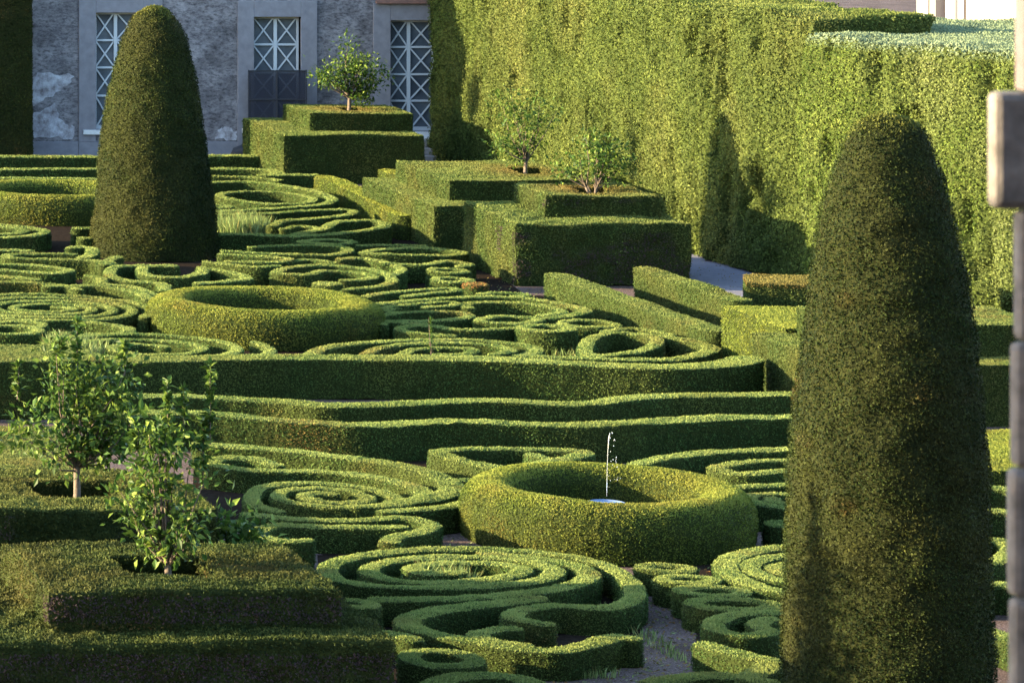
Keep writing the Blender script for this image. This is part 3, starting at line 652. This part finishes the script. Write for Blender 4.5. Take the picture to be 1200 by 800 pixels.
for (x0, x1, y0, y1, xm, o0, o1, ot, rails) in DOORS:
    f = MB(); a, b_, zt, zb = fx(x0), fx(x1), fz(y0), fz(y1)
    f.box(fx(o0), a, Y0 - .07, Y0 + .25, 0.42, fz(ot)); f.box(b_, fx(o1), Y0 - .07, Y0 + .25, 0.42, fz(ot)); f.box(a + .002, b_ - .002, Y0 - .069, Y0 + .25, zt, fz(ot) - .003)
    fr = f.build('door_frame', M['frame'], fac, bevel=.01)
    s_ = MB(); s_.box(fx(o0) + .1, fx(o1) - .1, Y0 - .14, Y0 - .0715, zb - .12, zb); s_.build('sill', M['pale'], fac, bevel=.01)
    dn = Y0 + .22; lz = [zt] + [fz(r) for r in rails] + [zb]
    dm = MB(); w = .055
    dm.bar((a + .03, zb), (a + .03, zt), w, .05, dn); dm.bar((b_ - .03, zb), (b_ - .03, zt), w, .05, dn)
    dm.bar((a + .06, zt - .03), (b_ - .06, zt - .03), w, .05, dn); dm.bar((a + .06, zb + .05), (b_ - .06, zb + .05), .1, .05, dn)
    m_ = fx(xm); dm.bar((m_, zb + .1), (m_, zt - .06), .085, .056, dn)
    door = dm.build('door', M['muntin'], fac)
    lat = MB()
    for i in range(4):
        if i: lat.bar((a + .06, lz[i]), (m_ - .045, lz[i]), .05, .04, dn); lat.bar((m_ + .045, lz[i]), (b_ - .06, lz[i]), .05, .04, dn)
        for (u0, u1) in ((a + .05, m_ - .04), (m_ + .04, b_ - .05)):
            lat.bar((u0, lz[i + 1] + .03), (u1, lz[i] - .03), .036, .030, dn); lat.bar((u0, lz[i] - .03), (u1, lz[i + 1] + .03), .036, .034, dn - .001)
    def reown(o, p):      # sub-part: parent p sits inside the facade empty
        o.parent = p; o.location = o.location - p.location
    g_ = lat.build('lattice', M['muntin'], fac); reown(g_, door)
    gl = MB(); gl.box(a + .005, b_ - .005, dn + .02, dn + .04, zb + .005, zt - .005); q = gl.build('glass_pane', M['glass'], fac); reown(q, door)
pl = MB()
for (u0, u1) in ((-160, 91), (191, 277), (372, 436), (531, 760)):
    pl.box(fx(u0), fx(u1), Y0 - .10, Y0 - .002, 0, .42)
for d in DOORS: pl.box(fx(d[5]) - .02, fx(d[6]) + .02, Y0 - .13, Y0 - .002, 0, .418)
pl.build('plinth', M['frame'], fac, bevel=.01)
co = MB(); co.box(fx(439), fx(528), Y0 - .22, Y0 - .073, fz(4) + .0, fz(4) + .10); co.build('door_hood', M['terra'], fac, bevel=.01)
def blotch(name, pts, material, thick=.012, seed=0):
    """an irregular flake of wall surface with its own thickness"""
    r = random.Random(seed); P2 = []
    n = len(pts)
    for i in range(n):
        a, b = pts[i], pts[(i + 1) % n]
        for k in range(5): t = k / 5; P2.append((a[0] + (b[0] - a[0]) * t + r.uniform(-2, 2), a[1] + (b[1] - a[1]) * t + r.uniform(-2, 2)))
    v = [(fx(x), Y0 - thick, fz(y)) for x, y in P2] + [(fx(x), Y0 - .001, fz(y)) for x, y in P2]; n = len(P2)
    me = bpy.data.meshes.new(name); o = np.array([fx(P2[0][0]), Y0, fz(P2[0][1])])
    me.from_pydata((np.array(v) - o).tolist(), [], [tuple(range(n))] + [(i, n + i, n + (i + 1) % n, (i + 1) % n) for i in range(n)])
    me.materials.append(material); place(name, me, tuple(o), fac)
blotch('bared_stone_patch', [(28, 92), (50, 86), (86, 88), (84, 98), (60, 112), (34, 126), (28, 118)], M['rubble'], seed=1)
blotch('bared_stone_patch', [(34, 136), (64, 122), (70, 140), (88, 150), (84, 162), (40, 160), (28, 150)], M['rubble'], seed=2)
blotch('bared_stone_patch', [(256, 152), (266, 149), (277, 155), (276, 163), (250, 164)], M['rubble'], seed=3)
# step stair and threshold slab before the right hand door
st = empty('door_steps', (fx(505), YF - 1.0, 0), 'worn grey stone steps with a pale top slab before the right door', 'steps')
for i in range(3):
    t = MB(); t.box(fx(470), fx(528), YF - .20 - .32 * (3 - i), YF - .142, .16 * i, .16 * (i + 1) - .002); t.build('step', M['step'], st, bevel=.015)
t = MB(); t.box(fx(478), fx(516), YF - .45, YF - .145, .482, .60); t.build('top_slab', M['pale'], st, bevel=.05)
# dark mesh screen standing in front of the middle door
mS, nt, N, L = mat('screen_netting'); out = N.new('ShaderNodeOutputMaterial'); dd = N.new('ShaderNodeBsdfDiffuse'); dd.inputs[0].default_value = (.035, .037, .05, 1)
tr = N.new('ShaderNodeBsdfTransparent'); ms = N.new('ShaderNodeMixShader'); ms.inputs[0].default_value = .68
L.new(tr.outputs[0], ms.inputs[1]); L.new(dd.outputs[0], ms.inputs[2]); L.new(ms.outputs[0], out.inputs[0])
YS = YF - .42; ks = F / YS; sx = lambda x: (x - VX) / ks; sz = lambda y: H - (y - VY) / ks
sg = empty('mesh_screen', (sx(325), YS, 0), 'dark see-through mesh screen standing before the middle door', 'screen')
t = MB(); t.box(sx(292), sx(358), YS, YS + .012, .05, sz(83)); t.build('netting', mS, sg)
t = MB()
for x in (291.2, 324.5, 358.8): t.box(sx(x) - .014, sx(x) + .014, YS - .03, YS - .002, 0, sz(82))
for y in (83, 117): t.box(sx(292), sx(358), YS - .028, YS - .004, sz(y) - .013, sz(y) + .013)
t.build('screen_frame', M['dark'], sg)
t = MB(); t.tube([(sx(270), YF - .62, .10), (sx(274), YF - .62, .17), (sx(284), YF - .63, .22), (sx(296), YF - .62, .20), (sx(303), YF - .62, .08)], [.07, .16, .21, .20, .08], 12)  # low dark lump at the facade foot
t.build('black_object', M['dark'], None, smooth=True, label='black slumped object lying at the foot of the facade by the middle door', cat='black_object')
# dark clipped hedge against the facade at the left edge
block('clipped_hedge', [(rect(13.5, 20.36, 107.5, 108.5), 0, 6.4, None)], 'tall dark hedge against the facade at the left edge', leaf='yew', core='yewcore')
# cream house beyond the tall hedge
M['cream'] = plain('cream_render', (0.27, 0.235, 0.185), 0.85, (0.235, 0.20, 0.16), 0.8)
M['pipe'] = plain('grey_downpipe', (0.16, 0.14, 0.14), 0.6)
M['white'] = plain('white_trim', (0.40, 0.39, 0.37), 0.7)
hx0, hy0 = at(1074, 104), 104.0
hx1, hy1 = at(1300, 90), 90.0
hd = np.array([hx1 - hx0, hy1 - hy0]); hl = np.linalg.norm(hd); hd /= hl; hn = np.array([-hd[1], hd[0]])
hs = empty('cream_house', (hx0, hy0, 0), 'cream rendered house wall showing above the hedge top', 'building')
def wallbox(name, u0, u1, d0, d1, z0, z1, m):
    b0 = np.array([hx0, hy0]); me = bpy.data.meshes.new(name); v = []
    for z in (z0, z1):
        for (u, d) in ((u0, d0), (u1, d0), (u1, d1), (u0, d1)):
            p = hd * u + hn * d; v.append((p[0], p[1], z))
    me.from_pydata(v, [], [(0, 3, 2, 1), (4, 5, 6, 7), (0, 1, 5, 4), (1, 2, 6, 5), (2, 3, 7, 6), (3, 0, 4, 7)]); me.materials.append(m)
    place(name, me, (hx0, hy0, 0), hs)
wallbox('wall', 0, hl, 0, 5, 0, 9, M['cream'])
wallbox('downpipe', 2.05, 2.45, -.25, -.004, 0, 8.6, M['pipe'])
wallbox('trim', 2.6, 3.35, -.06, -.003, 0, 8.7, M['white'])
wallbox('trim', .35, 1.1, -.05, -.003, 0, 8.7, M['white'])
wallbox('cable', 3.95, 4.02, -.05, -.003, 0, 8.7, M['pipe'])
# flagged passage beside the tall hedge
M['flag'] = plain('passage_paving', (0.15, 0.145, 0.18), 0.95, (0.10, 0.097, 0.12), 6, 0.3)
pm = bpy.data.meshes.new('path'); pm.from_pydata([(29.1, 80, .004), (31.6, 80, .004), (31.2, 107.4, .004), (29.1, 107.4, .004)], [], [(0, 1, 2, 3)]); pm.materials.append(M['flag'])
place('path', pm, (0, 0, 0), kind='structure')

# ================================================================== FOUNTAIN
fc = P(711, 632); fX, fY = fc[0], fc[1]
M['basin'] = plain('blue_basin_stone', (0.12, 0.17, 0.27), 0.6, (0.08, 0.12, 0.22), 7, 0.2)
mW, nt, N, L = mat('fountain_water'); out = N.new('ShaderNodeOutputMaterial'); b = N.new('ShaderNodeBsdfPrincipled')
b.inputs['Base Color'].default_value = (.05, .10, .20, 1); b.inputs['Roughness'].default_value = .25
nz = N.new('ShaderNodeTexNoise'); nz.inputs['Scale'].default_value = 14; g = N.new('ShaderNodeNewGeometry'); L.new(g.outputs['Position'], nz.inputs['Vector'])
bp = N.new('ShaderNodeBump'); bp.inputs['Strength'].default_value = .7; bp.inputs['Distance'].default_value = .03; L.new(nz.outputs['Fac'], bp.inputs['Height']); L.new(bp.outputs[0], b.inputs['Normal']); L.new(b.outputs[0], out.inputs[0])
mJ, nt, N, L = mat('white_water'); out = N.new('ShaderNodeOutputMaterial'); b = N.new('ShaderNodeBsdfPrincipled')
b.inputs['Base Color'].default_value = (.85, .88, .92, 1); b.inputs['Roughness'].default_value = .25; b.inputs['Transmission Weight'].default_value = .75; L.new(b.outputs[0], out.inputs[0])
ft = empty('fountain', (fX, fY, 0), 'low round fountain bowl with a single thin water jet inside the ring hedge', 'fountain')
def lathe_obj(name, prof, m, parent, n=40, label=None, smooth=True):
    v, f = [], []; k = len(prof)
    for i in range(n):
        a = 2 * math.pi * i / n
        for r, z in prof: v.append((r * math.cos(a), r * math.sin(a), z))
    for i in range(n):
        for j in range(k - 1): f.append((i * k + j, ((i + 1) % n) * k + j, ((i + 1) % n) * k + j + 1, i * k + j + 1))
    me = bpy.data.meshes.new(name); me.from_pydata(v, [], f); me.materials.append(m)
    for p in me.polygons: p.use_smooth = smooth
    return place(name, me, (fX, fY, 0), parent)
lathe_obj('pedestal', [(.26, 0), (.24, .06), (.13, .12), (.11, .30), (.18, .36), (.0, .361)], M['basin'], ft)
lathe_obj('basin', [(.02, .36), (.1, .37), (.18, .41), (.235, .48), (.265, .505), (.25, .513), (.23, .498), (.17, .44), (.1, .40), (.001, .385)], M['basin'], ft)
lathe_obj('water', [(.235, .495), (.1, .497), (.001, .498)], mW, ft)
jt = MB(); rj = random.Random(3)
jt.tube([(fX, fY, .60), (fX + .005, fY, .9), (fX + .015, fY, 1.2), (fX + .03, fY, 1.40), (fX + .045, fY, 1.47)], [.0035, .0035, .004, .007, .004], 8)
for i in range(26):
    t = rj.random(); z = 1.48 - .8 * t ** 1.6; x = fX + .03 + rj.gauss(.03 + .04 * t, .015 + .03 * t); y = fY + rj.gauss(0, .02 + .03 * t); r = rj.uniform(.003, .008)
    jt.tube([(x, y, z - r), (x, y, z), (x, y, z + r)], [r * .4, r, r * .4], 5)
jt.build('water_jet', mJ, ft, smooth=True)

# ================================================================== TREES
def leaf_cloud(pts, dirs, size, seed, tint_shift=0.0):
    """bent pointed leaves, two faces each side of the midrib"""
    k = len(pts); rg = np.random.default_rng(seed)
    d = dirs + rg.normal(size=(k, 3)) * .75 + np.array([0, 0, -.05]); d /= np.linalg.norm(d, axis=1)[:, None]
    up = rg.normal(size=(k, 3)) * .7 + np.array([0, 0, 1.0]); s = np.cross(d, up); s /= np.maximum(np.linalg.norm(s, axis=1), 1e-6)[:, None]
    n = np.cross(s, d); L_ = size * (0.65 + .7 * rg.random(k))[:, None]; W = L_ * .26
    p0 = pts; p1 = pts + d * L_ * .45 - n * L_ * .06; p2 = pts + d * L_ - n * L_ * .2
    l = p1 + s * W + n * W * .35; r = p1 - s * W + n * W * .35
    V = np.stack([p0, l, p2, r, p1], 1)
    base = np.arange(k)[:, None] * 5
    Fq = np.stack([base + [0, 1, 4], base + [1, 2, 4], base + [0, 4, 3], base + [4, 2, 3]], 1).reshape(-1)
    tint = np.repeat((rg.random(k) ** 1.3 * .9 + .05 + tint_shift).clip(0, 1), 5)
    return V.reshape(-1, 3), Fq, tint
def tree(name, base, crown, label, seed, stems=1, trunk_r=.05, fork=.25, leaf=.075, nclump=26, leaves=70, group=None, shoots=(), cat='tree', clump_r=.16, part='crown'):
    """crown: list of lobes (cx, cy, cz, rx, ry, rz) relative to base; limbs grow from the fork to each clump"""
    r = random.Random(seed); rg = np.random.default_rng(seed)
    e = empty(name, base, label, cat, group); B = np.array(base)
    tb = MB(); tips = []
    forks = []
    for i in range(stems):
        a = 2 * math.pi * i / max(stems, 1) + r.random(); lean = .05 if stems == 1 else .42
        top = B + np.array([math.cos(a) * lean * fork * (1 if stems == 1 else 1.4), math.sin(a) * lean * fork, fork * (1 if stems == 1 else .9 + .3 * r.random())])
        mid = (B + top) / 2 + np.array([r.uniform(-.02, .02), r.uniform(-.02, .02), 0])
        k = 1 if stems == 1 else .6
        tb.tube([B + np.array([0, 0, -.15]), B * .98 + mid * .02, mid, top], [trunk_r * 1.25 * k, trunk_r * 1.1 * k, trunk_r * .9 * k, trunk_r * .75 * k], 9); forks.append(top)
    vol = [l[3] * l[4] * l[5] for l in crown]
    for i in range(nclump):
        l = r.choices(crown, vol)[0]
        while True:
            q = np.array([r.uniform(-1, 1) for _ in range(3)])
            if .25 < np.linalg.norm(q) < 1: break
        tip = B + np.array(l[:3]) + q * np.array(l[3:])
        f = min(forks, key=lambda t: np.linalg.norm(t - tip))
        mid = f * .45 + tip * .55 + np.array([r.uniform(-.08, .08), r.uniform(-.08, .08), r.uniform(-.12, .0)])
        tb.tube([f - (f - B) * .1 * r.random(), mid, tip], [trunk_r * .34, trunk_r * .17, .004], 5, False)
        tips.append((tip, mid))
    for (sx_, sy_, z0_, z1_) in shoots:
        b0 = B + np.array([sx_, sy_, z0_]); b1 = B + np.array([sx_ + r.uniform(-.05, .05), sy_, z1_])
        tb.tube([b0, (b0 + b1) / 2, b1], [.008, .006, .002], 5, False)
    tb.build('trunk', M['bark'], e, origin=base, smooth=True)
    pts, dirs = [], []
    for tip, mid in tips:
        k = int(leaves * r.uniform(.6, 1.3)); off = rg.normal(size=(k, 3)) * clump_r * np.array([1, 1, .85])
        pts.append(tip + off); dirs.append(off / clump_r * .6 + np.array([0, 0, .35]))
        kk = leaves // 4; t = rg.random((kk, 1)); pts.append(mid + (tip - mid) * t + rg.normal(size=(kk, 3)) * .06); dirs.append(rg.normal(size=(kk, 3)))
    for (sx_, sy_, z0_, z1_) in shoots:
        k = int((z1_ - z0_) / .0075); t = rg.random((k, 1)) ** .8
        b0 = B + np.array([sx_, sy_, z0_]); b1 = B + np.array([sx_, sy_, z1_])
        pts.append(b0 + (b1 - b0) * t); dd_ = rg.normal(size=(k, 3)) * .7; dd_[:, 2] = .75; dirs.append(dd_)
    pts = np.concatenate(pts); dirs = np.concatenate(dirs)
    V, Fq, tint = leaf_cloud(pts, dirs, leaf, seed)
    me = mesh_from('crown', V - B, Fq, np.full(len(Fq) // 3, 3), [M['citrus']], None, {'tint': tint, 'dry': np.zeros(len(V))})
    place(part, me, base, e)
    return e
GT = 'citrus trees growing from the clipped blocks'
# crown lobes in metres relative to the trunk foot
tree('citrus_tree', (27.72, 104.6, 1.42), [(-.1, 0, 1.15, .75, .65, .42), (-.55, 0, 1.25, .42, .4, .33), (.5, 0, 1.1, .38, .4, .42), (.0, 0, 1.6, .3, .3, .42), (.15, 0, .75, .45, .4, .3)],
     'round headed citrus tree on the block before the facade', 21, 1, .055, .52, .10, 26, 64, GT, clump_r=.15)
tree('citrus_tree', (28.4, 92.4, 1.18), [(-.1, 0, 1.0, .62, .55, .5), (-.4, 0, 1.6, .42, .4, .38), (.35, 0, 1.45, .38, .4, .4), (.0, 0, .65, .45, .4, .25)],
     'loose pale green citrus tree before the tall hedge, on the half hidden block', 22, 1, .05, .42, .10, 20, 46, GT, clump_r=.15)
tree('citrus_tree', (27.8, 85.9, 1.45), [(-.35, 0, .85, .55, .5, .36), (.2, 0, .85, .5, .5, .42), (-.7, 0, .75, .28, .3, .22), (.1, 0, 1.2, .4, .4, .22)],
     'low many stemmed citrus bush on the block with the dark front', 23, 4, .06, .3, .095, 20, 46, GT, clump_r=.14)
b4 = (at(88, 52.25), 52.25, 1.30)
tree('citrus_tree', b4, [(-.05, 0, 1.05, .68, .5, .42), (-.45, 0, 1.35, .45, .4, .42), (.2, 0, 1.7, .36, .35, .45), (-.2, 0, 2.0, .25, .25, .3), (.5, 0, 1.1, .3, .3, .4), (.45, 0, 1.75, .25, .25, .25)],
     'bushy citrus tree with a reddish trunk at the left edge', 24, 1, .05, .66, .105, 40, 48, GT, shoots=((.02, -.05, 1.9, 2.52), (-.72, 0, 1.5, 1.95), (.62, 0, 1.8, 2.2), (-.2, 0, 1.8, 2.3)), clump_r=.13)
b5 = (at(195, 47.5), 47.5, 1.35)
tree('citrus_tree', b5, [(-.05, 0, .85, .42, .36, .4), (-.25, 0, 1.35, .34, .3, .42), (.2, 0, 1.5, .33, .3, .42), (.0, 0, 1.9, .32, .26, .26)],
     'slender citrus tree with upright shoots on the nearest block', 25, 1, .05, .34, .105, 30, 42, GT, shoots=((.5, 0, 1.7, 2.62), (.02, 0, 1.9, 2.42), (.2, 0, 1.9, 2.36), (-.35, 0, 1.4, 1.95), (.42, 0, 1.2, 2.0)), clump_r=.12)
tree('leafy_shrub', (12.28, 51.4, 0), [(0, 0, 1.15, .28, .3, .35), (.12, 0, .7, .26, .3, .35), (-.2, 0, 1.3, .24, .25, .2)],
     'broad leaved shrub growing between the two nearest blocks and the box bed', 26, 3, .05, .35, .12, 18, 50, None, cat='shrub', clump_r=.13, part='foliage')
tree('seedling', (at(505, 72.6), 72.6, 0), [(0, 0, .6, .06, .06, .2)], 'thin upright seedling rising from the flat box spiral behind the long hedge', 27, 1, .012, .4, .06, 5, 9, None, shoots=((0, 0, .3, .95),), cat='plant', clump_r=.05, part='foliage')

# ================================================================== GRASS AND WEEDS
def grass(label, cx, cy, rx, ry, n, h, seed):
    rg = np.random.default_rng(seed); c = P(cx, cy)
    a = rg.random(n) * 2 * math.pi; q = np.sqrt(rg.random(n)); k = F / c[1]
    p = np.stack([c[0] + np.cos(a) * q * rx / k, c[1] + np.sin(a) * q * ry, np.zeros(n)], 1)
    hh = h * (.5 + .7 * rg.random(n)); ln = rg.normal(size=(n, 2)) * .25 * hh[:, None]; w = rg.normal(size=(n, 2)); w = w / np.linalg.norm(w, axis=1)[:, None] * .006
    w3 = np.concatenate([w, np.zeros((n, 1))], 1)
    mid = p + np.concatenate([ln * .4, hh[:, None] * .6], 1); tip = p + np.concatenate([ln, hh[:, None]], 1)
    V = np.stack([p - w3, p + w3, mid + w3 * .8, tip, mid - w3 * .8], 1).reshape(-1, 3)
    me = mesh_from('grass', V - np.array(c), np.arange(5 * n), np.full(n, 5), [M['blade']], None, {'tint': np.repeat(rg.random(n), 5), 'dry': np.repeat((rg.random(n) < .15) * .5, 5)})
    place('grass', me, c, None, label, 'grass', None, 'stuff')
grass('pale tall grass growing at the left edge of the shallow spiral', 88, 424, 34, 1.1, 1800, .42, 1)
grass('fresh green grass filling a bed right of the far cone', 278, 274, 36, 1.0, 3600, .42, 2)
grass('weeds in the eye of the nearest spiral', 522, 694, 30, .55, 900, .36, 3)
grass('weeds along the foot of the fountain ring hedge', 300, 437, 120, .3, 700, .22, 4)
grass('weeds at the hedge foot along the near gravel path', 752, 744, 14, 1.6, 260, .12, 6)
grass('weeds on the bottom gravel before the serpentine hedge', 660, 793, 70, .12, 240, .12, 7)
grass('dry weeds in the bare bed before the low slanting hedge', 665, 414, 30, .9, 500, .16, 5)

def litter(label, regions, seed):
    rg = np.random.default_rng(seed); ps = []
    for (x0, x1, y0, y1, n) in regions:
        a = np.stack([rg.uniform(x0, x1, n), rg.uniform(y0, y1, n)], 1); ps += [P(x, y, .008) for x, y in a]
    p = np.array(ps); n = len(p); t = rg.random(n) * 6.28; l = rg.uniform(.012, .035, n)
    d = np.stack([np.cos(t) * l, np.sin(t) * l, rg.uniform(0, .015, n)], 1); e = np.stack([-np.sin(t) * l * .4, np.cos(t) * l * .4, rg.uniform(0, .01, n)], 1)
    V = np.stack([p - d, p + e, p + d, p - e], 1).reshape(-1, 3); o = p.mean(0)
    me = mesh_from('fallen_leaves', V - o, np.arange(4 * n), np.full(n, 4), [M['blade']], None, {'tint': np.repeat(rg.random(n), 4), 'dry': np.repeat(rg.random(n), 4), 'bare': np.zeros(4 * n)})
    place('fallen_leaves', me, tuple(o), None, label, 'leaves', None, 'stuff')
litter('fallen leaves and clippings scattered on the gravel paths', [(740, 840, 660, 800, 900), (600, 780, 770, 800, 420), (500, 560, 610, 650, 90), (540, 640, 325, 360, 160), (800, 880, 300, 345, 150)], 9)

# ================================================================== STONE PILLAR BESIDE THE CAMERA AND ITS TERRACE
YP = 12.0
M['stone'] = plain('pillar_stone', (0.15, 0.134, 0.128), 0.9, (0.06, 0.054, 0.052), 9, 0.5)
M['brick'] = plain('pillar_shaft_stone', (0.10, 0.075, 0.08), 0.85, (0.06, 0.048, 0.05), 9, 0.4)
pw = empty('stone_pillar', (at(1240, YP), YP + .18, 8.0), 'blurred stone pillar of rounded blocks at the right edge', 'pillar')
for (x0, y0, y1, mt) in ((1189, -150, 107, 'brick'), (1154, 108.5, 246, 'stone'), (1184, 247.5, 401, 'stone'), (1180, 402.5, 549, 'stone'), (1176, 550.5, 701, 'stone'), (1178, 702.5, 850, 'stone'), (1176, 851.5, 1000, 'stone')):
    t = MB(); ex = at(x0, YP + .07); t.box(ex, 2 * at(1250, YP) - ex, YP, YP + .07, zat(y1, YP), zat(y0, YP)); t.build('block', M[mt], pw, bevel=.022 if mt == 'stone' else .004)
t = MB(); t.box(at(1165, YP), at(1320, YP), YP - .05, YP + .20, 7.96, zat(1000, YP) - .003); t.build('footing', M['stone'], pw, bevel=.01)
t = MB(); t.box(-2.5, 8.2, YP - .6, YP + 1.6, 0, 7.955); t.build('terrace_wall', M['stone'], None, bevel=.02, label='stone terrace wall that carries the pillar, below the picture', cat='wall')
t = MB(); t.box(-1.6, -.9, YP + .35, YP + 1.45, 7.958, 10.95); t.build('shade_pier', M['stone'], None, bevel=.02, label='unseen stone pier left of the terrace opening, added to shade the pillar', cat='pier')  # unseen pier added to keep the sun off the lower pillar blocks

t = MB()
for (x0, x1) in ((-60, -12), (-12, 40), (40, 90)): t.box(x0 + .001, x1 - .001, -7.5, -2.2, 0, 24 if x0 == -12 else 17)
t.build('unseen_castle_wall', M['stone'], None, label='tall unseen castle wall behind the terrace, added to block sky light', cat='building')  # unseen wall added to cut sky light on the hedge fronts

# ================================================================== LIGHT, SKY, CAMERA
ELEV, BEHIND = R(10.5), R(8.0)
w = bpy.data.worlds.new('World'); sc.world = w; w.use_nodes = True
nt = w.node_tree; bg = nt.nodes['Background']; sky = nt.nodes.new('ShaderNodeTexSky'); sky.sky_type = 'NISHITA'; sky.sun_disc = False
sky.sun_elevation = ELEV; sky.sun_rotation = R(-90) + BEHIND; sky.air_density = 1.0; sky.dust_density = 0.6; sky.ozone_density = 1.6
nt.links.new(sky.outputs[0], bg.inputs[0]); bg.inputs[1].default_value = 0.15
sl = bpy.data.lights.new('sun', 'SUN'); sl.energy = 4.5; sl.angle = R(0.55); sl.color = (1.0, 0.80, 0.47)
so = bpy.data.objects.new('sun', sl); C.objects.link(so)
d = Vector((math.cos(ELEV) * math.cos(BEHIND), -math.cos(ELEV) * math.sin(BEHIND), -math.sin(ELEV)))
so.rotation_euler = d.to_track_quat('-Z', 'Y').to_euler(); so.location = (-20, 80, 30)
cd = bpy.data.cameras.new('camera'); cam = bpy.data.objects.new('camera', cd); C.objects.link(cam); sc.camera = cam
cam.location = (0, 0, H); cam.rotation_euler = (R(90), 0, 0)
cd.sensor_width = 36; cd.lens = F / 1200 * 36; cd.shift_x = (600 - VX) / 1200; cd.shift_y = -(400 - VY) / 1200
cd.clip_start = 0.5; cd.clip_end = 3000
cd.dof.use_dof = True; cd.dof.focus_distance = 66; cd.dof.aperture_fstop = 8.2
vs = sc.view_settings; vs.view_transform = 'Standard'; vs.look = 'None'; vs.gamma = 1.0; vs.use_curve_mapping = False; vs.exposure = 3.12
sc.cycles.max_bounces = 5; sc.cycles.diffuse_bounces = 2; sc.cycles.transparent_max_bounces = 6
